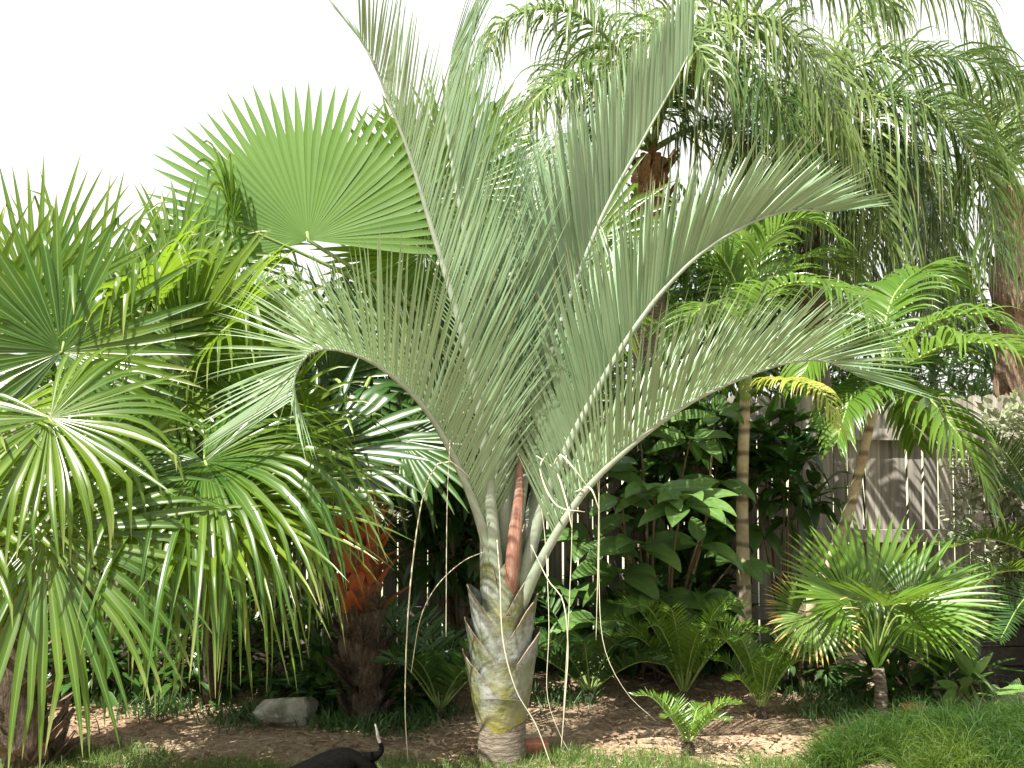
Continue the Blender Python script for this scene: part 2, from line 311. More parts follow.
# ---------------------------------------------------------------- foliage builders
def frond(parent, ctrl, n, L, wid, mat, smat, seed, phi=(60, 30), psi=30, g=.2, gp=1., t0=.2, r=(.02, .004), prof=P_SWORD,
          k=6, endL=.4, startL=.6, jit=.06, plumose=0, name='frond', leafname='leaflets', fold=.4, U=(0, 0, 1), twist=0, dens_end=1.0, flat=.7, label=None, sub=True, jl=.08):
    rng = np.random.default_rng(seed)
    pts = smooth(ctrl, 60)
    mb = MB(); tube(mb, pts[::2], r, 7, flat=flat)
    if sub: st = mb.build(name, smat, parent)
    T = nrm(np.gradient(pts, axis=0)); U = np.array(U, float)
    Nn = nrm(U-(T@U)[:, None]*T)
    tt = t0+(1-t0)*np.linspace(0, 1, n)
    tt = np.repeat(tt, 2)+rng.normal(0, .15/n, 2*n)*(1-t0); tt = np.clip(tt, t0, 1)
    side = np.tile([1., -1.], n)
    s = (tt-t0)/(1-t0)
    ix = tt*59
    def samp(A): return np.stack([np.interp(ix, np.arange(60), A[:, c]) for c in range(3)], 1)
    B = samp(pts); Tt = nrm(samp(T)); Na = nrm(samp(Nn)); S = nrm(np.cross(Tt, Na))
    if twist: 
        a = R(twist); Na, S = Na*math.cos(a)+S*math.sin(a), S*math.cos(a)-Na*math.sin(a)
    ph = np.radians(phi[0]+(phi[1]-phi[0])*s**1.2)+rng.normal(0, jit, 2*n)
    ps = np.radians(np.full(2*n, float(psi)) if np.isscalar(psi) else psi[0]+(psi[1]-psi[0])*s)+rng.normal(0, jit, 2*n)
    if plumose: ps = ps+np.radians(plumose)*rng.choice([-1, 0, 1], 2*n)
    D = Tt*np.cos(ph)[:, None]+np.sin(ph)[:, None]*(S*(side*np.cos(ps))[:, None]+Na*np.sin(ps)[:, None])
    Lp = L*(startL+(1-startL)*np.minimum(1, s/.25))*(1-(1-endL)*np.maximum(0, (s-.45)/.55)**1.4)*(1+rng.normal(0, jl, 2*n))
    rr = np.interp(tt, [0, 1], [r[0], r[-1]])
    B = B+D*rr[:, None]*.5
    W = Tt+rng.normal(0, .12, (2*n, 3))
    lm = MB() if sub else mb
    ribbons(lm, B, D, W, Lp, wid*(.75+.25*Lp/L)*(1+rng.normal(0, .08, 2*n)), k, prof, g*(1+rng.normal(0, .2, 2*n)), gp, fold, rng=rng, wob=jit*1.5, mi=0 if sub else 1)
    if sub:
        lo = lm.build(leafname, mat, st); return st
    return mb.build(name, [smat, mat], parent)
def fan(parent, hub, A, Nv, Rr, mat, seed, n=46, spread=300, split=.55, droop=.5, gp=2.0, crown=None, pmid=None, jit=.03, cone=.15, k=9,
        pr=.012, fold=.5, snap=.06, label=None, taper=.75, sidelen=.25, pmat=None, kink=0, wf=1.06):
    rng = np.random.default_rng(seed); hub = np.array(hub, float)
    A = nrm(A); Nv = np.array(Nv, float); Nv = nrm(Nv-(Nv@A)*A); Bv = np.cross(Nv, A)
    da = R(spread)/n
    al = (np.arange(n)-(n-1)/2)*da+rng.normal(0, jit*da, n)
    q = np.abs(al)/(R(spread)/2)
    Ls = Rr*(1-sidelen*q**2)*(1+rng.normal(0, .04, n))
    D = np.cos(al)[:, None]*A+np.sin(al)[:, None]*Bv+(cone*(.3+np.abs(np.sin(al))))[:, None]*Nv+rng.normal(0, jit, (n, 3))*.6
    W = -np.sin(al)[:, None]*A+np.cos(al)[:, None]*Bv+rng.normal(0, .06+.25*min(1, droop), (n, 3))*.4
    wfull = 2*math.tan(da/2)*wf*Rr*split
    kj = rng.integers(int(k*.4), int(k*.8)+1, n); kinked = rng.random(n) < kink
    def prof(s):
        if s <= split: return max(.03, s/split)
        return max(.02, ((1-s)/(1-split))**taper)
    g = droop*(1+rng.normal(0, .38, n)); g[rng.random(n) < snap] += 2.2
    mb = MB()
    # keep pleat folding on the leaf's own upper side
    c = hub+D*.01; Dn = nrm(D); Wn = nrm(W); Cs = []
    ww = rng.normal(0, 1, (n, 3))*(jit*2+.16*min(1.5, droop))
    for j in range(k+1):
        s = j/k
        Wn = nrm(Wn-(Wn*Dn).sum(1, keepdims=True)*Dn); NN = np.cross(Dn, Wn)
        sg = np.sign((NN*(Nv)).sum(1, keepdims=True)) if j == 0 else sg
        NN = NN*sg
        hw = (wfull*Ls/Rr*prof(s)/2)[:, None]
        Cs.append(np.stack([c-Wn*hw+NN*hw*fold, c, c+Wn*hw+NN*hw*fold], 1))
        c = c+Dn*(Ls/k)[:, None]
        kk = (kinked & (kj == j))[:, None]
        Dn = np.where(kk, nrm(Dn*.35+np.array([0, 0, -1.])+rng.normal(0, .18, (n, 3))), Dn)
        Dn = nrm(Dn+np.array([0, 0, -1.])*(g*(gp+1)*((s+.5/k)**gp)/k)[:, None]+ww/k*s)
    V = np.stack(Cs, 1)
    i = (np.arange(n)*(k+1)*3)[:, None, None]+(np.arange(k)*3)[None, :, None]+np.arange(2)[None, None]
    uv = np.zeros((n, k+1, 3, 2)); uv[..., 0] = np.array([0, .5, 1]); uv[..., 1] = (np.arange(k+1)/k)[None, :, None]
    mb.add(V, np.stack([i, i+1, i+4, i+3], -1), uv)
    o = mb.build('fan_leaf', mat, parent)
    if crown is not None:
        crown = np.array(crown, float)
        mid = (crown+hub)/2+np.array([0, 0, .12]) if pmid is None else np.array(pmid, float)
        pm = MB(); tube(pm, smooth([crown, mid, hub-A*0.0, hub+A*.05], 14), (pr*1.6, pr, pr*.6), 6)
        pm.build('petiole', pmat or M['petiole'], o)
    if label: o['label'] = label
    return o
def booted_trunk(parent, base, top, r, mat, seed, nb=40, bl=.16, name='trunk', bm=None):
    """fibrous trunk with old split leaf bases sticking out"""
    rng = np.random.default_rng(seed); base = np.array(base, float); top = np.array(top, float)
    pts = np.array([base+(top-base)*t for t in np.linspace(0, 1, 14)])
    mb = MB(); tube(mb, pts, r*(1+.12*rng.normal(0, 1, 14)), 14)
    t = rng.random(nb); th = rng.random(nb)*2*np.pi
    Dv = np.stack([np.cos(th), np.sin(th), np.full(nb, 1.1)], 1)
    B = base+(top-base)*t[:, None]+np.stack([np.cos(th), np.sin(th), 0*th], 1)*r*.75
    W = np.stack([-np.sin(th), np.cos(th), 0*th], 1)
    ribbons(mb, B, Dv, W, bl*(1+.3*rng.normal(0, 1, nb)), r*.75, 3, lambda s: 1-.6*s, 0, fold=-.5, rng=rng, wob=.3, mi=1)
    return mb.build(name, [mat, bm or mat], parent)
def shrub(name, label, cat, c, rad, n, L, wid, mat, seed, clumps=18, droop=.5, group=None, stems=6, prof=P_OVATE, k=4, root=None, spreadl=.35, kind=None):
    rng = np.random.default_rng(seed); c = np.array(c, float); rad = np.array(rad, float)
    root = np.array([c[0], c[1], 0]) if root is None else np.array(root, float)
    t = thing(name, label, cat, root, group)
    cc = nrm(rng.normal(0, 1, (clumps, 3)))*(rng.random((clumps, 1))**.4); cc = c+cc*rad
    who = rng.integers(0, clumps, n)
    off = nrm(rng.normal(0, 1, (n, 3)))*(rng.random((n, 1))**.5)*rad.mean()*spreadl
    B = cc[who]+off; B[:, 2] = np.maximum(B[:, 2], .05)
    D = nrm(nrm(off)+.5*nrm(B-c)+rng.normal(0, .4, (n, 3))+np.array([0, -.1, .1]))
    W = np.cross(D, np.array([0, 0, 1.]))+rng.normal(0, .25, (n, 3))
    mb = MB(); ribbons(mb, B, D, W, L*(1+rng.normal(0, .22, n)), wid*(1+rng.normal(0, .15, n)), k, prof, droop*rng.random(n)*1.6, 1, .25, rng=rng, wob=.25)
    mb.build('foliage', mat, t)
    sm = MB()
    for q in cc[:max(stems, clumps//2)]:
        mid = (root+q)/2+rng.normal(0, .06, 3)*rad.mean()
        tube(sm, smooth([root+rng.normal(0, .04, 3)*[1, 1, 0], mid, q], 7), (.018, .012, .004), 5)
    sm.build('stem', M['stem'], t)
    return t
PT = lambda l: [P(*a) for a in l]

# ================================================================ the triangle palm in the middle
tb = P(502, 757, 5.17); tb[2] = 0
tri = thing('triangle_palm', 'tall silver green palm in the middle with stacked grey leaf bases', 'palm tree', tb)
def tz(py): return float(P(502, py, 5.17)[2])
mb = MB()
zz = np.linspace(-.03, tz(690), 16)
prof_r = .118+.006*np.abs(np.sin(np.arange(16)*1.57+.3))-.006*np.linspace(0, 1, 16); prof_r[0] += .015
tube(mb, [(tb[0], tb[1], z) for z in zz], prof_r, 28, cap=False)
mb.build('trunk', M['bark'], tri)
mb = MB(); tube(mb, [(tb[0], tb[1], z) for z in np.linspace(tz(700), tz(575), 8)], (.112, .105, .075), 20)
M['boot'] = None
def bootmat():
    m, nt, N, Lk = newmat('leaf_base_bloom')
    out = N.new('ShaderNodeOutputMaterial'); pr = N.new('ShaderNodeBsdfPrincipled'); tc = N.new('ShaderNodeTexCoord')
    nz = N.new('ShaderNodeTexNoise'); nz.inputs['Scale'].default_value = 7; nz.inputs['Detail'].default_value = 6; nz.inputs['Roughness'].default_value = .6
    Lk.new(tc.outputs['Object'], nz.inputs['Vector'])
    rp = N.new('ShaderNodeValToRGB'); e = rp.color_ramp.elements; e.new(.5)
    for q, (p, c) in zip(e, [(.38, (.13, .15, .06)), (.5, (.145, .17, .125)), (.66, (.27, .29, .285))]): q.position = p; q.color = (*c, 1)
    Lk.new(nz.outputs[0], rp.inputs[0])
    n2 = N.new('ShaderNodeTexNoise'); n2.inputs['Scale'].default_value = 26; n2.inputs['Detail'].default_value = 4
    Lk.new(tc.outputs['Object'], n2.inputs['Vector'])
    r2 = N.new('ShaderNodeValToRGB'); e = r2.color_ramp.elements; e[0].position = .33; e[0].color = (.55, .5, .42, 1); e[1].position = .5; e[1].color = (1, 1, 1, 1)
    Lk.new(n2.outputs[0], r2.inputs[0]); mu = N.new('ShaderNodeMixRGB'); mu.blend_type = 'MULTIPLY'; mu.inputs[0].default_value = .8
    Lk.new(rp.outputs[0], mu.inputs[1]); Lk.new(r2.outputs[0], mu.inputs[2])
    uv = N.new('ShaderNodeUVMap'); sp = N.new('ShaderNodeSeparateXYZ'); Lk.new(uv.outputs[0], sp.inputs[0])
    mt = N.new('ShaderNodeMixRGB'); mt.inputs[2].default_value = (.17, .13, .09, 1)      # brown dry rim of each base
    mp = N.new('ShaderNodeMapRange'); mp.inputs[1].default_value = .965; mp.inputs[2].default_value = 1
    Lk.new(sp.outputs[1], mp.inputs[0]); Lk.new(mp.outputs[0], mt.inputs[0]); Lk.new(mu.outputs[0], mt.inputs[1])
    mt2 = N.new('ShaderNodeMixRGB'); mt2.inputs[2].default_value = (.30, .27, .05, 1)     # yellow foot of the lowest bases
    Lk.new(sp.outputs[0], mt2.inputs[0]); Lk.new(mt.outputs[0], mt2.inputs[1])
    Lk.new(mt2.outputs[0], pr.inputs['Base Color']); pr.inputs['Roughness'].default_value = .5
    bp = N.new('ShaderNodeBump'); bp.inputs['Strength'].default_value = .6; bp.inputs['Distance'].default_value = .015
    Lk.new(n2.outputs[0], bp.inputs['Height']); Lk.new(bp.outputs[0], pr.inputs['Normal']); Lk.new(pr.outputs[0], out.inputs[0]); return m
M['boot'] = bootmat()
mb.build('leaf_base_core', M['boot'], tri)
def boot(phi, z0, z1, r0, r1, zlow, yellow=0, half=125, flare=.035, seed=0, parent=None, name='leaf_base'):
    """sheathing leaf base: wraps the trunk, tall at phi and low at its edges, tip cut and flared"""
    rng = np.random.default_rng(seed)
    na, nz_ = 29, 14
    a = np.linspace(-1, 1, na); V = []; UV = []
    for j in range(nz_):
        s = j/(nz_-1)
        top = zlow+(z1-zlow)*(1-np.abs(a)**1.5)+rng.normal(0, .002, na)*(s == 1)
        z = z0+(top-z0)*s
        ang = R(phi)+a*R(half)
        q = (z-z0)/(z1-z0)
        rr = r0+(r1-r0)*q+flare*np.clip(q, 0, 1)**3*np.cos(a*1.2)**2+.012*np.sin(np.pi*np.clip(q, 0, 1))+.008*np.exp(-(a*5)**2)
        rr = rr-.012*np.abs(a)
        V.append(np.stack([tb[0]+rr*np.cos(ang), tb[1]+rr*np.sin(ang), z], 1)); UV.append(np.stack([np.full(na, yellow*(1-s)), np.full(na, s)], 1))
    V = np.array(V)
    cen = np.array([tb[0], tb[1], 0]); inner = V.copy(); d = (V-cen)*[1, 1, 0]; inner = V-d/np.linalg.norm(d, axis=-1, keepdims=True)*.007
    UV = np.array(UV)
    i = (np.arange(nz_-1)[:, None]*na+np.arange(na-1)[None]).ravel(); F = np.stack([i, i+1, i+na+1, i+na], -1)
    mb = MB(); mb.add(V, F, UV); mb.add(inner, F[:, ::-1], UV)
    rim = np.concatenate([V[-1], inner[-1]]); k = np.arange(na-1); mb.add(rim, np.stack([k, k+1, k+na+1, k+na], -1), np.tile([0, 1.], (2*na, 1)))
    for e_ in (0, -1):
        sd = np.concatenate([V[:, e_], inner[:, e_]]); k = np.arange(nz_-1); mb.add(sd, np.stack([k, k+1, k+nz_+1, k+nz_], -1), np.tile([0, .9], (2*nz_, 1)))
    return mb.build(name, M['boot'], parent or tri)
bs = [(-95, 727, 690, .112, .132, 716, .9), (172, 722, 650, .118, .160, 716, .4), (8, 716, 628, .118, .156, 704, .15), (92, 716, 650, .118, .145, 700, .4),
      (-85, 704, 655, .112, .122, 690, .5), (172, 700, 618, .118, .150, 688, .0), (8, 690, 592, .112, .142, 672, .0), (92, 690, 615, .112, .13, 670, .0),
      (172, 676, 584, .106, .138, 656, 0), (-80, 664, 612, .102, .098, 650, 0), (10, 656, 566, .098, .118, 640, 0)]
for q, (ph_, a0, a1, r0, r1, al_, ye) in enumerate(bs): boot(ph_, tz(a0), tz(a1), r0, r1, tz(al_), ye, seed=q)
# frond sheaths rise above the stacked bases
for q, (ph_, a0, a1, r0, r1, al_) in enumerate([(178, 640, 505, .088, .092, 612), (2, 640, 520, .088, .10, 615), (-70, 640, 560, .085, .07, 618), (95, 640, 530, .08, .07, 600)]):
    boot(ph_, tz(a0), tz(a1), r0, r1, tz(al_), 0, half=95, flare=.012, seed=20+q)
mb = MB(); tube(mb, PT([(509, 610, 5.13), (511, 575, 5.08), (515, 535, 5.06), (519, 495, 5.07), (520, 450, 5.12)]), (.03, .034, .034, .024, .010), 10, flat=.6)
M['boot_red'] = surf('inner_sheath', [(.3, (.13, .06, .04)), (.5, (.26, .13, .09)), (.72, (.34, .27, .22))], 10, rough=.7, bump=.5, stretch=(5, 5, .8))
o = mb.build('sheath', M['boot_red'], tri); o['label'] = 'reddish brown fibrous sheath at the foot of the fronds'
mb = MB(); tube(mb, PT([(505, 590, 5.18), (503, 500, 5.16), (507, 420, 5.2), (510, 330, 5.25), (511, 235, 5.3)]), (.045, .04, .032, .024, .008), 9)
o = mb.build('spear_leaf', M['silver_stem'], tri); o['label'] = 'pale closed spear leaf standing upright in the crown'
SF = dict(mat=M['silver'], smat=M['silver_stem'], wid=.0148, prof=P_SWORD, jit=.022, fold=.35)
def tfr(ctrl, n, L, seed, **kw):
    a = dict(SF); a.update(kw); return frond(tri, PT(ctrl), n, L, seed=seed, **a)
tfr([(496, 600, 5.16), (486, 540, 5.10), (462, 475, 4.98), (428, 413, 4.85), (388, 373, 4.72), (350, 353, 4.62), (316, 350, 4.56), (298, 368, 4.53), (291, 400, 4.50)], 124, .76, 11, phi=(48, 50), psi=(66, 28), g=.18, gp=2, t0=.17, r=(.042, .023, .014, .008, .004), endL=.62, startL=.8, jl=.06)
tfr([(499, 600, 5.14), (492, 520, 5.08), (480, 410, 5.04), (456, 310, 5.0), (430, 222, 4.95), (408, 150, 4.9), (388, 100, 4.85), (374, 62, 4.8), (360, 38, 4.75)], 120, .70, 12, phi=(42, 34), psi=(50, 26), g=.10, gp=2, t0=.2, r=(.042, .028, .018, .011, .004), endL=.5, jl=.08)
tfr([(503, 600, 5.2), (500, 500, 5.26), (489, 380, 5.32), (472, 270, 5.38), (455, 180, 5.42), (446, 110, 5.45), (452, 50, 5.4)], 124, .95, 13, phi=(44, 32), psi=(38, 26), g=.12, gp=2, t0=.2, r=(.045, .026, .016, .005), U=(1, .2, .3), endL=.6)
tfr([(511, 600, 5.18), (518, 520, 5.2), (534, 420, 5.27), (555, 340, 5.32), (580, 270, 5.36), (606, 208, 5.40), (640, 145, 5.42), (668, 95, 5.42), (692, 48, 5.40)], 112, .78, 14, phi=(40, 26), psi=(74, 70), g=.03, gp=2, t0=.2, r=(.04, .025, .016, .010, .004), endL=.5, wid=.032)
tfr([(519, 600, 5.15), (536, 530, 5.12), (562, 460, 5.08), (592, 400, 5.04), (628, 338, 5.0), (668, 285, 4.96), (712, 245, 4.92), (760, 219, 4.88), (800, 210, 4.86), (832, 212, 4.84)], 108, .68, 15, phi=(48, 22), psi=(70, 52), g=.05, gp=2, t0=.2, r=(.042, .025, .016, .010, .004), endL=.42, wid=.026)
tfr([(506, 650, 5.17), (522, 604, 5.13), (546, 552, 5.05), (586, 490, 4.95), (636, 442, 4.85), (690, 403, 4.75), (745, 377, 4.67), (792, 362, 4.6), (830, 362, 4.55), (856, 376, 4.5)], 120, .66, 16, phi=(52, 30), psi=(64, 30), g=.14, gp=2, t0=.27, r=(.042, .023, .014, .008, .004), endL=.55)
tfr([(508, 600, 5.24), (514, 470, 5.45), (520, 380, 5.7), (524, 310, 6.0), (524, 270, 6.4), (516, 262, 6.8)], 100, .78, 17, phi=(50, 35), psi=(40, 25), g=.25, gp=2, t0=.2, r=(.045, .026, .016, .006))
tfr([(513, 600, 5.25), (540, 480, 5.5), (575, 390, 5.8), (618, 310, 6.1), (660, 265, 6.4), (700, 255, 6.7)], 104, .78, 18, phi=(50, 30), psi=(55, 35), g=.2, gp=2, t0=.2, r=(.045, .026, .016, .006))
tfr([(505, 600, 5.24), (508, 520, 5.35), (514, 430, 5.5), (522, 340, 5.6), (530, 260, 5.7), (534, 200, 5.8), (530, 160, 5.85)], 90, .56, 19, phi=(46, 34), psi=(40, 28), g=.12, gp=2, t0=.25, r=(.03, .016, .010, .004), U=(.3, -.8, .3), wid=.016)
# thin dry strands that hang from the frond bases and leaf tips
for q, l in enumerate([
    [(470, 478, 4.95), (452, 462, 4.9), (436, 466, 4.88), (421, 505, 4.86), (409, 600, 4.86), (405, 700, 4.9), (408, 763, 4.95)],
    [(531, 545, 5.05), (548, 580, 5.0), (563, 601, 4.98), (568, 646, 4.98), (565, 700, 4.98), (561, 751, 5.0)],
    [(566, 455, 5.0), (572, 510, 4.98), (569, 610, 4.97), (563, 719, 5.0)],
    [(497, 540, 5.05), (500, 580, 4.97), (503, 640, 4.97), (516, 690, 4.98), (536, 725, 4.98), (552, 768, 4.95)],
    [(590, 420, 5.0), (599, 501, 4.96), (599, 580, 4.95), (604, 646, 4.95), (626, 692, 4.95), (656, 721, 5.0)],
    [(540, 500, 5.08), (545, 538, 5.05), (549, 624, 5.0), (547, 692, 5.0), (558, 730, 5.0), (572, 757, 5.0)],
    [(450, 440, 4.9), (447, 510, 4.9), (446, 637, 4.9)],
    [(486, 551, 5.1), (462, 562, 5.05), (436, 587, 5.0), (420, 620, 5.0), (411, 673, 5.0)],
    [(600, 430, 4.95), (598, 560, 4.95), (596, 640, 4.95)]]):
    mb = MB(); tube(mb, smooth(PT(l), 26), (.0018, .002, .0014) if q in (2, 4, 5, 6, 7, 8) else (.0026, .0036, .002), 4); mb.build('hanging_strand', M['strand'], tri)
# curled dry ribbons at the foot of the right fronds
rg = np.random.default_rng(5)
for l in ([(552, 470, 4.95), (560, 455, 4.9), (575, 470, 4.88), (590, 490, 4.9)], [(535, 455, 5), (555, 470, 4.95), (566, 500, 4.92), (572, 530, 4.9)], [(575, 492, 4.95), (590, 488, 4.9), (600, 512, 4.9)],
          [(548, 452, 5), (540, 470, 4.95), (556, 505, 4.92), (585, 512, 4.9)]):
    mb = MB(); tube(mb, smooth(PT(l), 14), (.0025, .005, .0015), 5, flat=.3); mb.build('dry_ribbon', M['strand'], tri)

# ================================================================ fan palms on the left
def fl(parent, px, py, Y, A, Nv, Rr, seed, crown=None, **kw):
    kw.setdefault('mat', M['fan']); m = kw.pop('mat')
    if parent.name.startswith('fan_palm'): kw.setdefault('kink', .36); kw.setdefault('wf', 1.12)
    return fan(parent, P(px, py, Y), A, Nv, Rr, m, seed, crown=crown, **kw)
# -- front left palm
b = P(30, 762, 5.08); b[2] = 0; crA = P(-35, 455, 5.0)
pa = thing('fan_palm', 'fan palm at the left edge with ragged trunk and drooping glossy leaves reaching low', 'palm tree', b, 'fan palms on the left')
booted_trunk(pa, b, crA, .13, M['fibre'], 5, nb=150, bl=.17, bm=M['tanfibre'])
fl(pa, 50, 418, 4.35, (.50, -.40, -.55), (.1, -.75, .7), .70, 31, crA, droop=1.9, gp=1.8, n=56, spread=310, split=.48, fold=.4, wf=1.12, jit=.05, cone=.05)
fl(pa, 45, 535, 4.25, (.30, -.35, -.80), (.1, -.80, .5), .90, 32, crA, droop=1.3, gp=1.8, n=60, spread=290, split=.48, fold=.4, wf=1.12, jit=.05, cone=.05)
fl(pa, 62, 352, 4.8, (.1, .15, 1), (.1, -1, .25), .74, 33, crA, droop=.15, n=44, spread=320, split=.5, cone=.12)
fl(pa, 36, 310, 5.2, (.05, .1, 1), (0, -1, .2), .80, 34, crA, droop=.05, n=34, spread=200, split=.42, cone=.1)
fl(pa, -30, 350, 4.9, (-.1, 0, 1), (.2, -1, .3), .80, 35, crA, droop=.3, n=38, spread=260, split=.45)
fl(pa, -45, 500, 4.3, (.2, -.4, -.5), (0, -.5, .7), .7, 36, crA, droop=1.2, n=38, spread=260, split=.42)
fl(pa, -10, 425, 4.6, (.6, -.2, .1), (0, -.5, .9), .6, 38, crA, droop=1.0, gp=1.2, n=38, spread=240, split=.45)
# -- second palm, behind the first
b = P(52, 700, 6.4); b[2] = 0; crB = P(125, 440, 5.9)
pb = thing('fan_palm', 'fan palm with upright starburst leaves against the white sky, second from the left edge', 'palm tree', b, 'fan palms on the left')
booted_trunk(pb, b, crB, .06, M['fibre'], 6, nb=50, bl=.16)
fl(pb, 88, 345, 5.6, (.32, .1, 1), (0, -1, .2), .98, 41, crB, droop=.06, n=40, spread=210, split=.4)
fl(pb, 135, 340, 5.4, (.65, .1, .7), (-.2, -1, .4), .72, 42, crB, droop=.7, n=42, spread=260, split=.45)
fl(pb, 178, 285, 5.7, (.5, .1, .8), (-.1, -1, .3), .66, 43, crB, droop=.9, gp=1.3, n=40, spread=260, split=.45)
fl(pb, 182, 350, 5.3, (.8, -.1, .4), (-.1, -1, .4), .80, 44, crB, droop=.4, n=46, spread=300, split=.55)
fl(pb, 110, 430, 5.2, (.4, -.5, -.3), (0, -.5, .8), .70, 45, crB, droop=1.4, gp=1.0, n=42, spread=280, split=.42)
fl(pb, 150, 470, 5.5, (.3, -.3, -.8), (0, -.8, .4), .70, 46, crB, droop=.8, gp=1.0, n=42, spread=280, split=.45)
fl(pb, 170, 395, 5.1, (.2, -.5, -.5), (0, -.7, .6), .62, 47, crB, droop=1.2, gp=1.0, n=36, spread=250, split=.4)
fl(pb, 148, 300, 5.1, (.3, -.5, .4), (0, -.6, .8), .56, 48, crB, droop=2.2, n=32, spread=270, split=.45, kink=.6)
fl(pb, 225, 330, 5.2, (.5, -.4, .3), (0, -.7, .7), .60, 49, crB, droop=1.6, n=34, spread=270, split=.45, kink=.5)
# -- third palm: big drooping mop in the lower middle left
b = P(212, 700, 6.3); b[2] = 0; crC = P(205, 475, 5.6)
pc = thing('fan_palm', 'fan palm with a mop of long limp leaf tips hanging over the shaded bed', 'palm tree', b, 'fan palms on the left')
booted_trunk(pc, b, crC, .05, M['fibre'], 7, nb=60, bl=.14)
fl(pc, 205, 462, 4.7, (.35, -.55, -.35), (-.1, -.7, .75), 1.12, 51, crC, droop=3.0, gp=1.0, n=78, spread=330, split=.38, fold=.4)
fl(pc, 228, 480, 4.9, (.15, -.4, -.8), (0, -.9, .4), 1.0, 58, crC, droop=1.4, gp=1.0, n=64, spread=220, split=.36, jit=.12, snap=.1, cone=.02)
fl(pc, 212, 505, 4.75, (.95, -.25, -.05), (-.1, -.5, .85), .95, 52, crC, droop=.55, gp=1.2, n=40, spread=170, split=.4, jit=.05)
fl(pc, 180, 480, 4.9, (-.35, -.5, .1), (.1, -.4, .9), 1.05, 53, crC, droop=2.6, gp=.7, n=50, spread=280, split=.36, jit=.06)
fl(pc, 236, 500, 4.95, (.35, -.6, -.3), (0, -.5, .85), .72, 54, crC, droop=2.3, gp=.7, n=46, spread=220, split=.38, jit=.06)
fl(pc, 215, 395, 5.5, (.1, 0, 1), (0, -1, .4), .70, 55, crC, droop=1.3, n=44, spread=300, split=.42)
fl(pc, 262, 430, 5.6, (.7, 0, .5), (0, -1, .4), .66, 56, crC, droop=1.0, n=44, spread=300, split=.45)
fl(pc, 160, 430, 5.6, (-.6, 0, .4), (0, -1, .4), .66, 57, crC, droop=1.3, n=44, spread=300, split=.45)
# -- fourth palm: rust red trunk
b = P(366, 710, 5.9); b[2] = 0; crD = P(352, 430, 5.9)
pd = thing('fan_palm', 'fan palm with torn rust red and orange sheaths at its trunk top, behind hanging leaves', 'palm tree', b, 'fan palms on the left')
booted_trunk(pd, b, b+(crD-b)*.38, .12, M['fibre'], 8, nb=60, bl=.14)
o = booted_trunk(pd, b+(crD-b)*.36, crD, .125, M['redfibre'], 18, nb=40, bl=.16, name='crown_sheath', bm=M['orange'])
o['label'] = 'rust red fibrous sheath at the top of the trunk'
rg = np.random.default_rng(8); n_ = 44
z_ = rg.uniform(.75, 1.5, n_); th = rg.uniform(-2.6, -.5, n_)
B_ = np.stack([b[0]-.03+.14*np.cos(th), b[1]+.14*np.sin(th), z_], 1); D_ = np.stack([np.cos(th)*.3, np.sin(th)*.3, np.full(n_, 1.)], 1)+rg.normal(0, .25, (n_, 3))
mb = MB(); ribbons(mb, B_, D_, np.stack([-np.sin(th), np.cos(th), 0*th], 1), rg.uniform(.12, .28, n_), .055, 4, P_GRASS, 0, fold=.2, rng=rg, wob=.5)
mb.build('torn_sheath', M['orange'], pd)
fl(pd, 322, 450, 5.6, (.95, -.1, -.05), (0, -.8, .6), .66, 61, crD, droop=.25, n=40, spread=330, split=.6, mat=M['dark'])
fl(pd, 400, 440, 6.3, (.8, 0, .2), (0, -1, .3), .7, 62, crD, droop=.4, n=40, spread=300, split=.5, mat=M['dark'])
fl(pd, 330, 380, 6.3, (-.3, 0, .9), (0, -1, .3), .75, 63, crD, droop=.5, n=42, spread=300, split=.5, mat=M['dark'])
fl(pd, 290, 430, 6.4, (-.8, 0, .3), (0, -1, .3), .75, 64, crD, droop=.7, n=42, spread=300, split=.5, mat=M['dark'])
fl(pd, 385, 370, 6.6, (.4, 0, .9), (0, -1, .3), .75, 65, crD, droop=.5, n=42, spread=300, split=.5, mat=M['dark'])
# -- fifth palm: the huge flat fan behind the silver palm
b = P(500, 690, 6.5); b[2] = 0; crE = P(492, 385, 6.5)
pe = thing('fan_palm', 'fan palm behind the silver palm, holding up one huge flat bright green fan', 'palm tree', b, 'fan palms on the left')
booted_trunk(pe, b, crE, .085, M['fibre'], 9, nb=50, bl=.14)
fl(pe, 308, 240, 5.9, (-.16, .15, 1), (.1, -1, .18), 1.0, 71, crE, pmid=P(420, 312, 6.2), droop=.0, n=46, spread=212, split=.62, cone=.04, mat=M['fan_bright'], jit=.004, snap=0, kink=0, wf=1.22, pr=.016, sidelen=.15, fold=.22)
fl(pe, 425, 252, 6.3, (-.9, -.1, .25), (.1, -1, .2), .70, 72, crE, droop=.05, n=46, spread=260, split=.6, mat=M['fan'], cone=.05)
fl(pe, 412, 215, 6.2, (.1, .05, 1), (.2, -1, .1), .72, 73, crE, droop=.12, n=40, spread=240, split=.6, mat=M['fan'], cone=.1, kink=.1)
fl(pe, 452, 195, 6.5, (.15, .1, 1), (0, -1, .2), .80, 81, crE, droop=.1, n=44, spread=260, split=.55)
fl(pe, 232, 222, 5.7, (-.1, -.4, .5), (0, -.6, .8), .52, 82, crE, droop=2.4, n=30, spread=250, split=.45, kink=.6)
fl(pe, 450, 170, 6.8, (.4, .1, 1), (0, -1, .2), .7, 74, crE, droop=.4, n=44, spread=260, split=.5)
fl(pe, 240, 262, 6.2, (-.5, .1, .5), (0, -1, .4), .60, 75, crE, droop=.8, n=42, spread=290, split=.5)
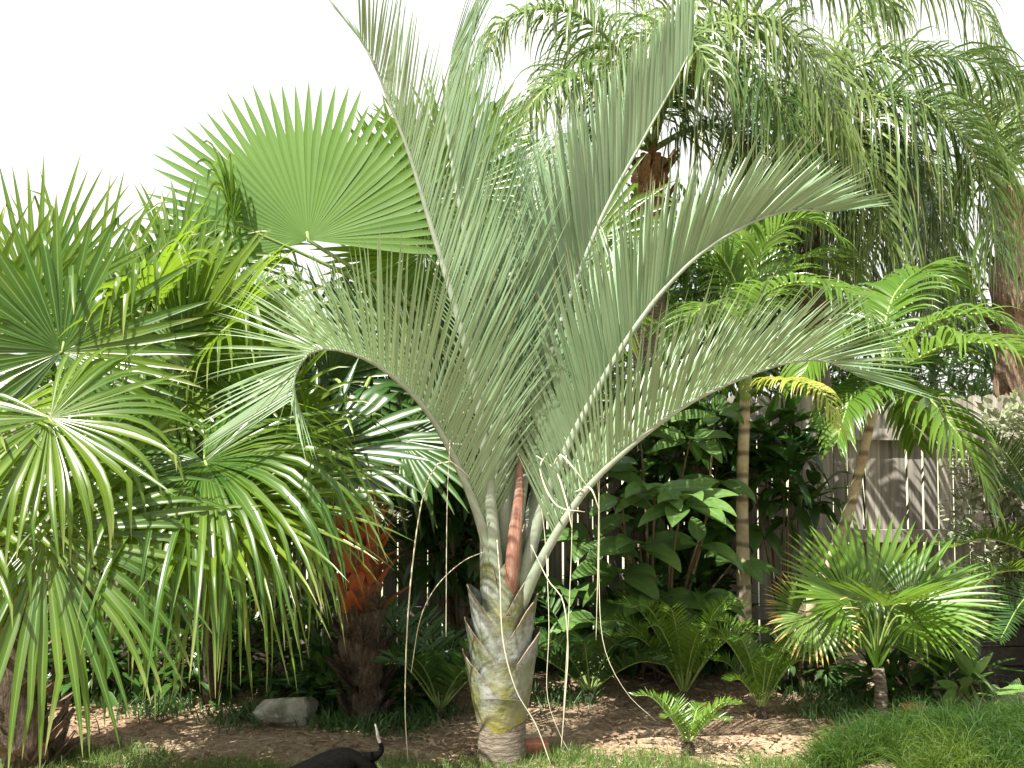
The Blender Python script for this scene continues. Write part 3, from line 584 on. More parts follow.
fl(pe, 300, 300, 5.8, (-.2, -.3, -.9), (0, -1, .1), .45, 76, crE, droop=.6, n=26, spread=120, split=.4)
fl(pe, 420, 320, 6.7, (-.5, .1, .6), (0, -1, .4), .7, 77, crE, droop=.6, n=42, spread=290, split=.5, mat=M['dark'])
fl(pe, 560, 300, 6.9, (.6, .1, .8), (0, -1, .3), .8, 78, crE, droop=.4, n=42, spread=290, split=.5)
fl(pe, 590, 240, 7.0, (.5, .1, .9), (0, -1, .3), .75, 79, crE, droop=.5, n=42, spread=290, split=.5)
fl(pe, 540, 400, 6.7, (.6, -.2, .2), (0, -1, .4), .65, 80, crE, droop=.6, n=40, spread=290, split=.5, mat=M['dark'])
# -- leafy mass between the palms
shrub('understory_shrub', 'hidden leafy shrub added to darken the gap between the left fan palms and the fence', 'shrub', P(235, 480, 7.1), (1.6, .3, .95), 3200, .16, .035, M['hedge'], 101, clumps=46, k=3)  # hidden filler, added so the space behind the left palms stays dark
shrub('understory_shrub', 'tall bright leafed shrub rising behind the left fan palms beyond the fence', 'shrub', P(210, 385, 8.6), (1.7, .5, 1.15), 2200, .20, .05, M['hedge'], 102, clumps=40, k=3)
shrub('understory_shrub', 'dark leafy shrub behind the silver palm trunk in front of the fence', 'shrub', P(455, 470, 7.2), (.6, .25, .75), 900, .22, .06, M['dark'], 103, clumps=26, k=4)

# ================================================================ queen palms at the back right
M['tanred'] = surf('faded_sheath', [(.3, (.20, .10, .06)), (.55, (.40, .22, .14)), (.75, (.56, .38, .28))], 12, rough=.9, bump=.8, stretch=(4, 4, 1), bdist=.02)
QF = dict(mat=M['queen'], smat=M['petiole'], wid=.023, prof=P_SWORD, jit=.16, fold=.3, k=7, plumose=32, psi=8, phi=(62, 38), g=4.6, gp=.5, t0=.14, r=(.03, .018, .006), startL=.7, endL=.45, jl=.14)
def qfr(parent, ctrl, n, L, seed, **kw):
    a = dict(QF); a.update(kw); return frond(parent, PT(ctrl), n, L, seed=seed, **a)
b = P(648, 630, 8.6); b[2] = 0; cr = P(652, 130, 8.6)
q1 = thing('queen_palm', 'tall queen palm whose orange brown trunk top shows between the two right silver fronds', 'palm tree', b, 'queen palms at the back')
booted_trunk(q1, b, P(650, 225, 8.6), .13, M['bark'], 12, nb=10, bl=.1)
booted_trunk(q1, P(650, 228, 8.6), P(650, 160, 8.6), .15, M['tanred'], 12, nb=40, bl=.16, name='crown_sheath', bm=M['tanred'])
C0 = (652, 150, 8.6)
qfr(q1, [C0, (628, 70, 8.4), (590, 22, 8.2), (545, 8, 8.0), (505, 22, 7.9), (482, 60, 7.8)], 118, .62, 201)
qfr(q1, [C0, (625, 105, 8.1), (585, 80, 7.8), (545, 90, 7.5), (515, 130, 7.3)], 100, .60, 202)
qfr(q1, [C0, (680, 60, 8.0), (725, 20, 7.6), (775, 20, 7.3), (820, 70, 7.1), (848, 150, 7.0)], 162, .95, 203)
qfr(q1, [C0, (672, 40, 8.4), (712, -20, 8.2), (770, -45, 8.0), (840, -30, 7.9), (900, 10, 7.8)], 125, .80, 204)
qfr(q1, [C0, (672, 90, 7.9), (705, 60, 7.5), (745, 62, 7.2), (785, 110, 7.0), (806, 190, 6.95)], 150, .85, 205)
qfr(q1, [C0, (650, 60, 9.0), (640, 0, 9.3), (610, -30, 9.6), (570, -20, 9.9)], 100, .8, 206)
qfr(q1, [C0, (660, 80, 8.0), (672, 45, 7.5), (690, 40, 7.0), (712, 70, 6.7)], 100, .7, 207)
qfr(q1, [C0, (620, 140, 8.4), (590, 130, 8.1), (565, 165, 7.9), (550, 220, 7.8)], 87, .6, 208)
qfr(q1, [C0, (640, 90, 8.9), (600, 60, 9.3), (560, 70, 9.6), (520, 110, 9.8)], 100, .8, 209)
qfr(q1, [C0, (690, 130, 8.3), (730, 130, 8.1), (755, 180, 8.0), (765, 240, 8.0)], 112, .85, 210)
b = P(817, 610, 9.2); b[2] = 0
q2 = thing('queen_palm', 'queen palm whose long hanging leaflets form a curtain above the right half of the fence', 'palm tree', b, 'queen palms at the back')
booted_trunk(q2, b, P(808, 160, 9.2), .15, M['bark'], 13, nb=24, bl=.25, bm=M['tanfibre'])
C1 = (806, 165, 9.2)
qfr(q2, [C1, (822, 118, 8.7), (862, 98, 8.2), (910, 98, 7.9), (955, 128, 7.7), (985, 180, 7.75), (996, 250, 7.7)], 162, 1.0, 211)
qfr(q2, [C1, (818, 90, 9.0), (870, 62, 8.8), (935, 55, 8.6), (990, 66, 8.5), (1040, 90, 8.4)], 125, .80, 212)
qfr(q2, [C1, (822, 130, 8.5), (845, 125, 8.1), (868, 160, 7.9), (884, 240, 7.8)], 137, 1.0, 213)
qfr(q2, [C1, (835, 135, 8.8), (880, 130, 8.5), (920, 165, 8.3), (945, 230, 8.2), (955, 290, 8.2)], 137, 1.0, 214)
qfr(q2, [C1, (800, 120, 8.8), (790, 100, 8.4), (770, 110, 8.0), (755, 160, 7.8)], 100, .8, 215)
qfr(q2, [C1, (830, 160, 8.4), (850, 190, 8.1), (862, 270, 8.0)], 112, .9, 231)
qfr(q2, [C1, (850, 140, 8.9), (905, 170, 8.8), (925, 250, 8.8), (930, 310, 8.8)], 112, .9, 232)
qfr(q2, [C1, (780, 160, 8.6), (765, 200, 8.4), (768, 260, 8.4)], 75, .7, 233)
qfr(q2, [C1, (830, 60, 9.2), (880, -10, 9.2), (940, -20, 9.2), (985, 20, 9.1), (1005, 70, 9)], 112, .8, 216)
qfr(q2, [C1, (812, 150, 8.9), (838, 190, 8.7), (846, 260, 8.7)], 75, .62, 217, mat=M['queen_dry'])
qfr(q2, [C1, (860, 150, 9.4), (915, 190, 9.5), (935, 280, 9.5)], 87, .75, 218)
b = P(1012, 600, 9.8); b[2] = 0
q3 = thing('queen_palm', 'palm with shaggy brown trunk standing at the right edge', 'palm tree', b, 'queen palms at the back')
booted_trunk(q3, b, P(1010, 190, 9.8), .15, M['tanfibre'], 14, nb=90, bl=.25)
C2 = (1010, 195, 9.8)
for q, l in enumerate([[C2, (1000, 150, 9.6), (985, 110, 9.4), (960, 90, 9.2), (935, 110, 9.0)], [C2, (1015, 130, 9.8), (1030, 80, 9.8), (1060, 50, 9.8)], [C2, (990, 170, 9.5), (970, 170, 9.3), (955, 200, 9.2)], [C2, (1003, 130, 9.9), (1000, 80, 10), (980, 50, 10)]]):
    qfr(q3, l, 60, .5, 221+q, wid=.026, plumose=15, g=1.6)

# ================================================================ slender ringed palms
AF = dict(mat=M['areca'], smat=M['petiole'], wid=.034, prof=P_SWORD, jit=.05, fold=.35, k=6, psi=12, phi=(66, 34), g=1.5, gp=.8, t0=.16, r=(.014, .008, .003), startL=.7, endL=.5)
def afr(parent, ctrl, n, L, seed, **kw):
    a = dict(AF); a.update(kw); return frond(parent, PT(ctrl), n, L, seed=seed, **a)
b = P(746, 676, 6.9); b[2] = 0
s1 = thing('slender_palm', 'slender palm with straight upright ringed trunk in front of the fence', 'palm tree', b, 'slender ringed palms')
mb = MB(); tube(mb, smooth([b, P(744, 600, 6.9), P(742, 500, 6.9), P(745, 400, 6.9)], 40), [.068, .052, .046, .042, .040, .036], 14); mb.build('trunk', M['ringtrunk'], s1)
mb = MB(); tube(mb, smooth(PT([(745, 402, 6.9), (746, 370, 6.9), (747, 335, 6.9)]), 10), [.036, .043, .022], 12); mb.build('crownshaft', M['petiole'], s1)
C3 = (747, 345, 6.9)
for q, (l, L, kw) in enumerate([
    ([C3, (756, 305, 6.7), (785, 285, 6.4), (825, 284, 6.2), (862, 302, 6.0), (888, 345, 5.9)], .42, {}),
    ([C3, (755, 270, 6.9), (775, 232, 6.8), (805, 218, 6.7), (835, 235, 6.6)], .42, {}),
    ([C3, (738, 290, 6.9), (720, 255, 6.9), (695, 245, 6.9), (668, 265, 6.8)], .42, {}),
    ([C3, (745, 270, 7.0), (738, 225, 7.2), (720, 205, 7.4)], .4, {}),
    ([C3, (760, 300, 7.2), (790, 262, 7.5), (830, 258, 7.7), (860, 285, 7.8)], .45, {}),
    ([C3, (735, 320, 6.6), (712, 305, 6.3), (688, 320, 6.1), (672, 352, 6.0)], .36, {}),
    ([(750, 392, 6.8), (770, 382, 6.3), (795, 380, 5.8), (822, 392, 5.5), (838, 425, 5.4)], .22, dict(mat=M['yellow'], wid=.018, g=2.2)),
    ([(747, 375, 6.9), (735, 362, 6.7), (715, 360, 6.5), (700, 378, 6.4)], .22, {})]):
    o = afr(s1, l, 40, L, 301+q, **kw)
    if kw: o['label'] = 'yellowing frond hanging beside the trunk'
b = P(784, 668, 6.7); b[2] = 0
s2 = thing('slender_palm', 'slender palm with ringed trunk leaning to the right behind the small fan palm', 'palm tree', b, 'slender ringed palms')
mb = MB(); tube(mb, smooth([b, P(797, 635, 6.7), P(822, 580, 6.65), P(846, 520, 6.6), P(862, 460, 6.55), P(874, 405, 6.5)], 40), [.062, .055, .045, .036, .030, .026], 12); mb.build('trunk', M['ringtrunk'], s2)
mb = MB(); tube(mb, smooth(PT([(874, 408, 6.5), (879, 385, 6.5), (884, 360, 6.45)]), 10), [.026, .034, .018], 10); mb.build('crownshaft', M['petiole'], s2)
C4 = (883, 368, 6.45)
for q, (l, L) in enumerate([
    ([C4, (898, 392, 6.3), (925, 396, 6.1), (950, 424, 5.9), (975, 462, 5.8), (992, 505, 5.75)], .38),
    ([C4, (900, 348, 6.4), (935, 322, 6.3), (975, 314, 6.2), (1010, 328, 6.1), (1040, 360, 6.0)], .40),
    ([C4, (905, 365, 6.1), (945, 346, 5.9), (990, 344, 5.7), (1030, 362, 5.6), (1060, 400, 5.5)], .60),
    ([C4, (870, 345, 6.3), (848, 330, 6.2), (822, 340, 6.1), (803, 375, 6.0)], .38),
    ([C4, (885, 325, 6.6), (898, 290, 6.7), (925, 270, 6.8), (955, 285, 6.9)], .42),
    ([C4, (866, 385, 6.2), (850, 400, 6.0), (838, 440, 5.9)], .3),
    ([C4, (892, 385, 6.7), (905, 400, 6.9), (915, 440, 7.0)], .35)]):
    afr(s2, l, 40, L, 321+q)

# ================================================================ small fan palm, front right
b = P(880, 714, 5.98); b[2] = 0; crS = P(877, 655, 5.96)
ps = thing('small_fan_palm', 'small bright green fan palm with short grey trunk growing at the front right', 'palm tree', b)
mb = MB(); tube(mb, smooth([b, P(881, 690, 5.97), P(878, 668, 5.96)], 14), (.045, .036, .034), 12); mb.build('trunk', M['bark'], ps)
for q, (px, py, Y, A, Nv, Rr, kw) in enumerate([
    (872, 600, 5.95, (-.05, .25, 1), (0, -1, .45), .52, dict(droop=.1, spread=250)),
    (850, 600, 5.85, (-.85, .0, .5), (.2, -.8, .8), .46, dict(droop=.2, spread=210)),
    (908, 604, 5.8, (.9, .0, .40), (-.1, -.7, .9), .50, dict(droop=.35, spread=190)),
    (884, 606, 5.65, (.15, -.85, .10), (0, .15, 1), .42, dict(droop=.15, spread=230, cone=.35)),
    (812, 618, 5.8, (.05, -.5, -.5), (-.2, -.6, .6), .30, dict(droop=.6, spread=230, mat=M['fan_dry'])),
    (915, 622, 5.75, (.55, -.4, -.2), (0, -.4, .9), .34, dict(droop=.9, spread=220)),
    (806, 612, 6.0, (-.8, -.1, .2), (0, -.8, .5), .26, dict(droop=.3, spread=170, mat=M['fan_dry'])),
    (925, 612, 5.95, (.95, .1, .1), (0, -.7, .7), .42, dict(droop=.6, spread=180)),
    (885, 640, 6.2, (.2, .5, .6), (0, -.6, .9), .45, dict(droop=.5, spread=250))]):
    kw.setdefault('mat', M['fan_small'])
    fl(ps, px, py, Y, A, Nv, Rr, 401+q, crS, n=32, split=.55, pr=.006, pmat=M['petiole'], k=7, **kw)
mb = MB(); rg = np.random.default_rng(4); n_ = 26
D_ = np.stack([rg.normal(0, .3, n_), rg.normal(0, .3, n_), np.ones(n_)], 1)
ribbons(mb, np.tile(crS-[0, 0, .08], (n_, 1)), D_, rg.normal(0, 1, (n_, 3)), rg.uniform(.15, .34, n_), .018, 4, P_GRASS, .3, rng=rg, wob=.1); mb.build('young_leaves', M['fan_small'], ps)

# ================================================================ coonties and ferny plants
def coontie(name, label, px, py, Y, n, L, Rl, mat, seed, up=.75, group='coonties on the mulch bed', nl=26, wid=.013, phi=(70, 45), lim=(0, 360), cat='cycad'):
    rng = np.random.default_rng(seed); b = P(px, py, Y); b[2] = 0
    t = thing(name, label, cat, b, group)
    mb = MB(); tube(mb, [b+[0, 0, -.03], b+[0, 0, .03], b+[0, 0, .07]], (.04, .035, .02), 8); mb.build('stem', M['fibre'], t)
    for q in range(n):
        a = R(lim[0]+(lim[1]-lim[0])*(q+rng.uniform(.1, .9))/n); d = np.array([math.cos(a), math.sin(a), 0]); u = up*rng.uniform(.7, 1.25); l = L*rng.uniform(.75, 1.1)
        pts = [b+[0, 0, .04], b+d*l*.3+[0, 0, l*.5*u], b+d*l*.65+[0, 0, l*.8*u], b+d*l*.98+[0, 0, l*.82*u]]
        frond(t, pts, nl, Rl, wid, mat, M['petiole'], seed*50+q, phi=phi, psi=30, g=.15, t0=.22, r=(.006, .004, .002), k=3, endL=.45, startL=.7, jit=.08, prof=lambda s: max(.2, min(1, .5+2*s)*(1-s**4)), sub=True)
    return t
coontie('coontie', 'bushy green coontie left of the slender upright palm, largest on the mulch', 684, 702, 6.3, 19, .47, .12, M['cycad'], 1, up=1.45, nl=34, wid=.010)
coontie('coontie', 'coontie with yellow green lower leaves right of the slender upright palm', 762, 722, 5.95, 16, .36, .10, M['cycad'], 2, up=1.4, nl=32, wid=.009)
coontie('coontie', 'low yellowish coontie in the sunlight at the lawn edge', 688, 748, 5.3, 9, .28, .07, M['cycad'], 3, up=1.2, nl=22, wid=.009)
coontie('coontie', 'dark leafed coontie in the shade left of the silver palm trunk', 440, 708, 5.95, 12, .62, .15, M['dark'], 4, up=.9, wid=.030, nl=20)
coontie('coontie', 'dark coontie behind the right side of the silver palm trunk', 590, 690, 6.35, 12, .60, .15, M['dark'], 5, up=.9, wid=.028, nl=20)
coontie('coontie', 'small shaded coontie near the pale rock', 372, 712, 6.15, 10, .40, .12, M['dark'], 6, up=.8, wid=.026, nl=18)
b = P(1075, 650, 6.4); b[2] = 0
sg = thing('sago_palm', 'sago palm reaching in from the right edge with stiff dark comb leaves', 'cycad', b)
mb = MB(); tube(mb, [b, b+[0, 0, .5], b+[0, 0, .62]], (.14, .14, .08), 12); mb.build('trunk', M['fibre'], sg)
h = b+[0, 0, .6]
for q, e_ in enumerate([P(950, 548, 6.1), P(958, 600, 5.9), P(985, 435, 6.2), P(1060, 420, 6.0), P(990, 480, 6.7), P(1150, 500, 6.2), P(1000, 640, 5.8)]):
    m1 = h+(e_-h)*.35+[0, 0, .16]; m2 = h+(e_-h)*.7+[0, 0, .15]
    frond(sg, [h, m1, m2, e_], 64, .27, .013, M['dark'] if q > 1 else M['fan'], M['petiole'], 600+q, phi=(75, 45), psi=28, g=.1, t0=.15, r=(.01, .006, .003), k=3, endL=.4)

# ================================================================ broad leaved shrubs
b = P(660, 655, 6.9); b[2] = 0
bs_ = thing('broad_leaf_shrub', 'shrub with big pointed sunlit leaves at the fence right of the silver palm', 'shrub', b)
rg = np.random.default_rng(9); mb = MB(); sm = MB()
cl = [(682, 502, 6.25, 13, .32), (655, 490, 6.3, 8, .30), (622, 500, 6.4, 7, .28), (640, 545, 6.5, 7, .34), (700, 545, 6.5, 6, .30), (620, 575, 6.6, 8, .36), (655, 600, 6.6, 8, .36), (700, 595, 6.7, 7, .3), (690, 440, 6.7, 8, .3), (640, 430, 6.8, 8, .3),
      (720, 480, 6.8, 7, .3), (600, 620, 6.6, 7, .34), (590, 540, 6.8, 8, .34), (735, 560, 6.9, 6, .28), (600, 470, 6.9, 8, .32), (650, 640, 6.6, 6, .26), (720, 630, 6.9, 6, .26), (570, 590, 6.9, 7, .3), (715, 415, 6.9, 6, .28), (560, 480, 7, 7, .3)]
for (px, py, Y, n_, L_) in cl:
    c_ = P(px, py, Y); a = rg.uniform(0, 2*np.pi)+np.arange(n_)*2.4
    D_ = np.stack([np.cos(a), np.sin(a)*.7-.35, rg.uniform(-.35, .5, n_)], 1)
    W_ = np.cross(D_, [0, -.55, .85])
    ribbons(mb, np.tile(c_, (n_, 1))+nrm(D_)*.03, D_, W_, L_*rg.uniform(.7, 1.1, n_), L_*.40*rg.uniform(.8, 1.15, n_), 9, P_OVATE, 1.0*rg.uniform(.5, 1.3, n_), 1, .22, rng=rg, wob=.12)
    tube(sm, smooth([b+rg.normal(0, .08, 3)*[1, .4, 0], (b+c_)/2+rg.normal(0, .05, 3), c_], 9), (.014, .01, .006), 6)
mb.build('foliage', M['broad'], bs_); sm.build('stem', M['stem'], bs_)
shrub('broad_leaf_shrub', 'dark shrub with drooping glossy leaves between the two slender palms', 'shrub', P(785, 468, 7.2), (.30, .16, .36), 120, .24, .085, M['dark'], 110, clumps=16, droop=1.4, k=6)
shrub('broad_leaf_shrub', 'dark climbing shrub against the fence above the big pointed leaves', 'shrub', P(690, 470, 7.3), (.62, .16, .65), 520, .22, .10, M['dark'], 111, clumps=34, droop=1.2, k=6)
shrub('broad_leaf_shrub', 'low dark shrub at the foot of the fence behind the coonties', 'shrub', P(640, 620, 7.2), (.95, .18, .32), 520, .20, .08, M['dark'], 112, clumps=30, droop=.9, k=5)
shrub('variegated_shrub', 'small leaved variegated shrub beside the fence at the right edge', 'shrub', P(1012, 490, 6.9), (.38, .22, .66), 2800, .06, .034, M['pale'], 113, clumps=34, droop=.5, k=3)
shrub('ground_shrub', 'low leafy plant behind the leaning slender palm foot', 'shrub', P(812, 650, 6.6), (.30, .18, .20), 340, .11, .035, M['hedge'], 114, clumps=18, k=4)
shrub('ground_shrub', 'low dark leafy plants right of the small fan palm trunk', 'shrub', P(938, 672, 6.3), (.42, .18, .16), 300, .16, .045, M['dark'], 115, clumps=18, k=4)
shrub('ground_shrub', 'low strappy dark plants beside the pale rock', 'shrub', P(352, 688, 6.15), (.45, .20, .30), 560, .15, .04, M['dark'], 116, clumps=20, k=4)
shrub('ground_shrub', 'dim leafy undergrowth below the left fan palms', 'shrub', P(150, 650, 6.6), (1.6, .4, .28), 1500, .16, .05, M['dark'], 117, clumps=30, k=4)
shrub('ground_shrub', 'small sunlit broad green plant at the right edge', 'shrub', P(990, 690, 5.8), (.22, .14, .09), 34, .17, .07, M['broad'], 118, clumps=7, k=5)
# plants beyond the fence
for q, (px, py, Y, rad, n_, L_, wd, mt, lb) in enumerate([
    (870, 350, 10.5, (1.6, .6, .75), 2600, .22, .04, 'hedge', 'leafy bushes beyond the fence below the hanging queen palm curtain'),
    (640, 330, 10.5, (1.5, .6, 1.0), 2400, .24, .05, 'hedge', 'leafy bushes beyond the fence behind the silver palm crown'),
    (1010, 370, 11.5, (1.2, .6, .8), 1500, .2, .04, 'hedge', 'leafy bushes beyond the fence at the right edge'),
    (730, 300, 9.4, (.8, .4, .8), 900, .4, .05, 'areca', 'bright strappy leaved bush beyond the fence left of the straight slender palm'),
    (470, 330, 9.6, (.9, .5, 1.1), 1400, .3, .05, 'hedge', 'green bush beyond the fence behind the left silver fronds')]):
    shrub('back_shrub', lb, 'shrub', P(px, py, Y), rad, n_, L_, wd, M[mt], 130+q, clumps=40, droop=.9, k=4)

# ================================================================ ground cover
def scatter_ok(p, polys): return p
rg = np.random.default_rng(21)
def blades(n, gen, L, wid, mat, name, kind_label, seed, k=3, droop=1.0, spread=.45):
    rng = np.random.default_rng(seed); B = gen(rng, n); n = len(B)
    D = np.stack([rng.normal(0, spread, n), rng.normal(0, spread, n), np.ones(n)], 1); W = np.stack([rng.normal(0, 1, n), rng.normal(0, 1, n), 0*D[:, 0]], 1)
    mb = MB(); ribbons(mb, B, D, W, L*rng.uniform(.6, 1.3, n), wid, k, P_GRASS, droop*rng.uniform(.3, 1.8, n), 1, .2, rng=rng, wob=.4)
    return tag(mb.build(name, mat), kind_label[0], kind_label[1], kind='stuff')
def lawn(rng, n):
    x = rng.uniform(-3.2, 3.2, n); y = rng.uniform(4.5, 5.55, n)
    edge = 5.27+.10*np.sin(x*2.1+.7)+.06*np.sin(x*5.3)-.12*np.exp(-((x-.5)/.45)**2)
    cl = np.sin(x*9+np.sin(y*7)*2)*np.cos(y*8+np.sin(x*6)*1.5)
    keep = (y < edge+.12*cl-.12*(rng.random(n))+.0) & (cl > -.75+.0*x)
    return np.stack([x, y, 0*x-.01], 1)[keep]
blades(52000, lawn, .075, .0045, M['grass'], 'lawn_grass', ('thin sunlit lawn grass along the front edge', 'grass'), 71)
MC = PG(965, 772)
def mz(x, y):
    d = ((x-2.55)/1.10)**2+((y-4.98)/.50)**2
    return .19*np.sqrt(np.clip(1-d, 0, 1))+.02*np.sin(x*9)*np.sin(y*8)*(d < 1)
def mond(rng, n):
    m = 620; x = rng.uniform(1.3, 3.9, m); y = rng.uniform(4.3, 6.0, m); z = mz(x, y); k = z > .012; T_ = np.stack([x, y, z-.03], 1)[k]
    return T_[rng.integers(0, len(T_), n)]+rng.normal(0, .014, (n, 3))*[1, 1, .3]
blades(34000, mond, .19, .0052, M['mondo'], 'mondo_grass', ('thick mound of dark green mondo grass in the right front corner', 'ground cover'), 72, k=5, droop=2.6, spread=.75)
mb = MB(); xs_ = np.linspace(1.4, 3.85, 40); ys_ = np.linspace(4.0, 5.9, 36); X_, Y_ = np.meshgrid(xs_, ys_); i = (np.arange(35)[:, None]*40+np.arange(39)[None]).ravel()
Z_ = mz(X_, Y_)-.035
mb.add(np.stack([X_, Y_, Z_], -1), np.stack([i, i+1, i+41, i+40], -1)); tag(mb.build('soil_mound', gm), kind='structure')
# leaf litter and bits of mulch
rng = np.random.default_rng(77); n_ = 15000
x = rng.uniform(-4, 4, n_); y = rng.uniform(4.7, 7.4, n_)
a = rng.uniform(0, 6.28, n_); D_ = np.stack([np.cos(a), np.sin(a), rng.normal(0, .15, n_)], 1); W_ = np.stack([-np.sin(a), np.cos(a), rng.normal(0, .3, n_)], 1)
mb = MB(); ribbons(mb, np.stack([x, y, rng.uniform(.0, .012, n_)], 1), D_, W_, rng.uniform(.015, .09, n_)*rng.uniform(.5, 1, n_), rng.uniform(.006, .022, n_), 2, lambda s: .5+.5*math.sin(math.pi*s), .2, fold=.3, rng=rng, wob=.3)
tag(mb.build('leaf_litter', M['litter']), 'dry brown leaves and mulch chips strewn over the bed', 'leaf litter', kind='stuff')
def weeds(rng, n):
    c = np.array([PG(*p)[:2] for p in [(120, 700), (160, 712), (90, 690), (340, 724), (375, 705), (420, 715), (245, 720), (830, 715), (850, 700), (800, 690), (900, 705), (560, 700), (395, 728)]])
    w_ = rng.integers(0, len(c), n); q = c[w_]+rng.normal(0, .11, (n, 2)); return np.stack([q[:, 0], q[:, 1], 0*q[:, 0]], 1)
blades(3400, weeds, .11, .010, M['hedge'], 'weeds', ('low green weeds scattered in the shaded bed', 'weeds'), 73, k=3, droop=1.3)

# ================================================================ rock, bricks, pot, box, edging
def blob(name, c, r, mat, seed, label, cat, sq=.6):
    rng = np.random.default_rng(seed); nu, nv = 24, 14; c = np.array(c, float)
    u, v = np.meshgrid(np.linspace(0, 2*np.pi, nu, endpoint=False), np.linspace(-.5*np.pi, .5*np.pi, nv))
    d = np.stack([np.cos(v)*np.cos(u), np.cos(v)*np.sin(u), np.sin(v)], -1)
    planes = nrm(rng.normal(0, 1, (14, 3))); h = rng.uniform(.62, 1.0, 14)
    rad = 1/np.maximum((d @ planes.T)/h, .2).max(-1)
    rad = np.minimum(rad, 1.35); V = c+d*rad[..., None]*np.array(r)
    i = (np.arange(nv-1)[:, None]*nu+np.arange(nu)[None]); j = (np.arange(nv-1)[:, None]*nu+((np.arange(nu)+1) % nu)[None])
    mb = MB(); mb.add(V, np.stack([i.ravel(), j.ravel(), j.ravel()+nu, i.ravel()+nu], -1)); return tag(mb.build(name, mat, smooth=False), label, cat)
blob('rock', PG(285, 722)+[0, 0, .05], (.21, .13, .12), M['rock'], 3, 'pale grey lichen covered rock lying in the shaded bed', 'rock')
def brick(px, py, ang, size, label, mat):
    b = PG(px, py); mb = MB(); l, w_, h_ = size; e = .006
    ca, sa = math.cos(ang), math.sin(ang); V = []
    lv = [(0, e), (e, 0), (h_-e, 0), (h_, e)]
    for z, ins in lv:
        for (sx, sy) in ((-1, -1), (1, -1), (1, 1), (-1, 1)):
            X0, Y0 = sx*(l/2-ins), sy*(w_/2-ins); V.append((b[0]+X0*ca-Y0*sa, b[1]+X0*sa+Y0*ca, z-.012))
    F = [(0, 3, 2, 1), (12, 13, 14, 15)]+[(k*4+q, k*4+(q+1) % 4, k*4+4+(q+1) % 4, k*4+4+q) for k in range(3) for q in range(4)]
    mb.add(V, F); return tag(mb.build('brick', mat, smooth=False), label, 'brick')
brick(536, 752, .08, (.12, .10, .07), 'red brick lying against the right foot of the silver palm trunk', M['brick'])
brick(60, 750, -.5, (.11, .10, .07), 'dull red brick beside the ragged trunk in the left corner', M['brick'])
b = PG(914, 722); mb = MB()
tube(mb, [b+[0, 0, z] for z in (0, .07, .07, .095)], (.05, .062, .07, .07), 20); tag(mb.build('flower_pot', M['brick']), 'small terracotta pot half hidden in the grass right of the small fan palm', 'pot')
M['darkwood'] = surf('dark_timber', [(.3, (.02, .018, .015)), (.7, (.06, .05, .04))], 20, rough=.8)
M['concrete'] = surf('old_concrete', [(.3, (.16, .15, .12)), (.7, (.32, .30, .25))], 22, rough=.9)
bx_ = thing('planter_box', 'low dark slatted timber box against the fence at the right edge', 'planter', (3.4, 6.75, 0))
for z0 in (.03, .155, .28):
    mb = MB(); boxq(mb, 2.72, 4.4, 6.60, 6.63, z0, z0+.115); mb.build('board', M['darkwood'], bx_, smooth=False)
for xx in (2.70, 3.25, 3.8):
    mb = MB(); boxq(mb, xx, xx+.05, 6.634, 6.68, 0, .42); mb.build('post', M['darkwood'], bx_, smooth=False)
mb = MB(); boxq(mb, 2.68, 4.45, 6.55, 6.95, .425, .455); mb.build('top_board', M['darkwood'], bx_, smooth=False)
mb = MB(); boxq(mb, 2.55, 4.4, 6.28, 6.36, -.02, .07); tag(mb.build('edging_kerb', M['concrete'], smooth=False), 'low weathered concrete edging in front of the dark timber box', 'edging')

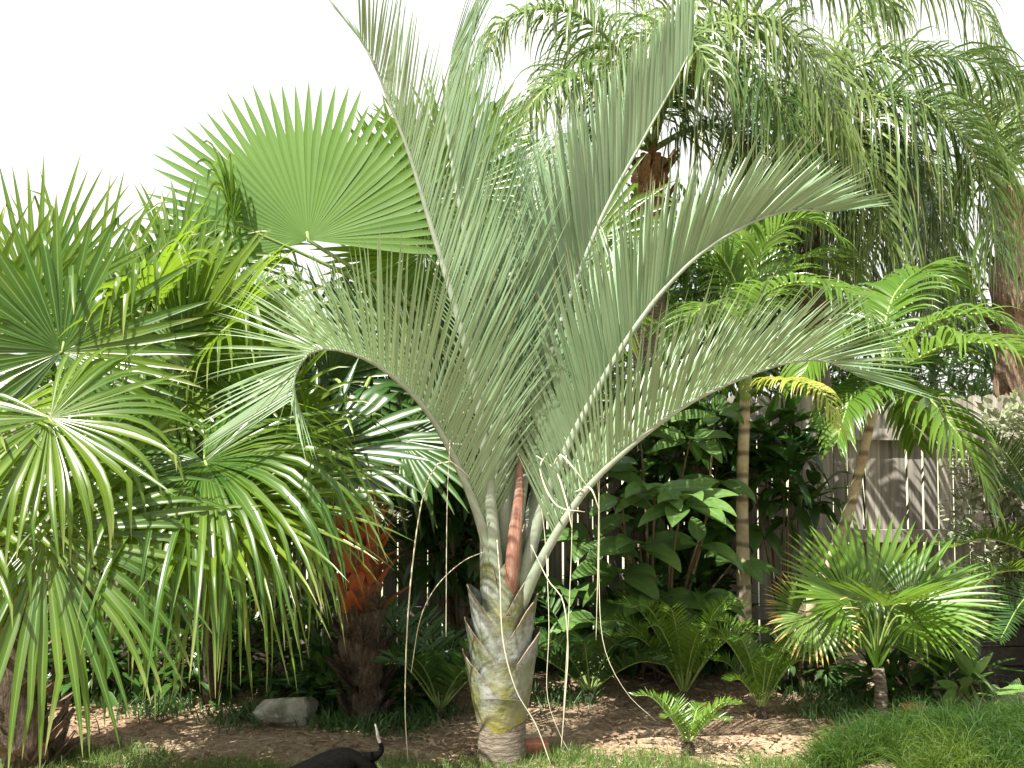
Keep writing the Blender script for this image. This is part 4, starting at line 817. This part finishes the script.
# ================================================================ the dog
M['dog'] = surf('black_fur', [(.3, (.002, .002, .002)), (.7, (.006, .0055, .005))], 60, rough=1, bump=.6, stretch=(1, 3, 3), spec=.03)
M['dogtip'] = surf('grey_fur', [(.3, (.05, .045, .04)), (.7, (.30, .28, .25))], 40, rough=.7)
def dog():
    # rump at image (365,750), head low to the left and towards the camera
    rp = P(371, 753, 4.45); z0 = 0; hb = float(rp[2]); f = nrm(np.array([-.97, -.22, 0])); s = np.array([-f[1], f[0], 0]); up = np.array([0, 0, 1.])
    o0 = np.array([rp[0], rp[1], 0])
    def q(a, b, c):
        c = c-.30*max(0, a-.06)*(c/.3) if c > .1 else c
        return tuple(o0+f*a+s*b+up*c)
    H = hb-.012
    J = [(q(0, 0, H), .068), (q(.09, 0, H+.005), .072), (q(.19, 0, H-.015), .074), (q(.28, 0, H-.03), .078), (q(.345, 0, H-.02), .055), (q(.40, 0, H-.06), .042), (q(.445, 0, H-.075), .046), (q(.485, 0, H-.105), .026), (q(.525, 0, H-.125), .018)]
    E = [(i, i+1) for i in range(8)]
    def chain(root, l):
        p = root
        for c, r in l: J.append((c, r)); E.append((p, len(J)-1)); p = len(J)-1
    for sd in (-1, 1):
        chain(0, [(q(.01, sd*.045, H-.05), .046), (q(.045, sd*.05, H*.50), .030), (q(-.035, sd*.05, H*.30), .016), (q(-.015, sd*.05, .03), .013), (q(.01, sd*.05, .013), .015), (q(.035, sd*.05, .010), .011)])
        chain(3, [(q(.29, sd*.04, H-.09), .036), (q(.265, sd*.045, H*.52), .022), (q(.29, sd*.045, H*.27), .015), (q(.285, sd*.045, .03), .013), (q(.305, sd*.045, .012), .015), (q(.325, sd*.045, .010), .011)])
        chain(6, [(q(.435, sd*.032, H-.05), .016), (q(.42, sd*.055, H-.075), .013), (q(.425, sd*.065, H-.105), .007)])
    me = bpy.data.meshes.new('dog'); me.from_pydata([j[0] for j in J], E, [])
    o = bpy.data.objects.new('dog', me); COL.objects.link(o)
    md = o.modifiers.new('skin', 'SKIN'); md.use_smooth_shade = True
    for v, j in zip(me.skin_vertices[0].data, J): v.radius = (j[1], j[1])
    for i_, v in enumerate(me.skin_vertices[0].data): v.use_root = (i_ == 0)
    sb = o.modifiers.new('sub', 'SUBSURF'); sb.levels = sb.render_levels = 2
    dg = bpy.context.evaluated_depsgraph_get(); ev = o.evaluated_get(dg); m2 = bpy.data.meshes.new_from_object(ev)
    bpy.data.objects.remove(o); m2.name = 'body'; m2.materials.clear(); m2.materials.append(M['dog'])
    root = thing('dog', 'small black short haired dog with raised tail at the front edge of the grass', 'dog', o0)
    bo = bpy.data.objects.new('body', m2); COL.objects.link(bo); attach(bo, root)
    mb = MB(); tl = smooth([np.array(q(.04, 0, H-.01)), np.array(q(-.01, 0, H-.005)), np.array(q(-.045, 0, H+.02)), P(378, 737, 4.45), P(377, 731, 4.45), P(375, 724, 4.45)], 20)
    tube(mb, tl[:13], (.03, .024, .012, .008), 8); t = mb.build('tail', M['dog'], bo)
    mb = MB(); tube(mb, tl[11:], (.0085, .007, .003), 8); t = mb.build('tail_tip', M['dogtip'], bo); t['label'] = 'pale grey tip of the raised tail'
    for sd in (-1, 1):
        mb = MB(); c = np.array(q(.462, sd*.028, H-.070)); tube(mb, [c-[0, 0, .006], c, c+[0, 0, .006]], (.002, .006, .002), 8); mb.build('eye', M['darkwood'], bo)
    mb = MB(); c = np.array(q(.538, 0, H-.122)); tube(mb, [c-[0, 0, .007], c, c+[0, 0, .007]], (.004, .010, .005), 8); mb.build('nose', M['darkwood'], bo)
dog()
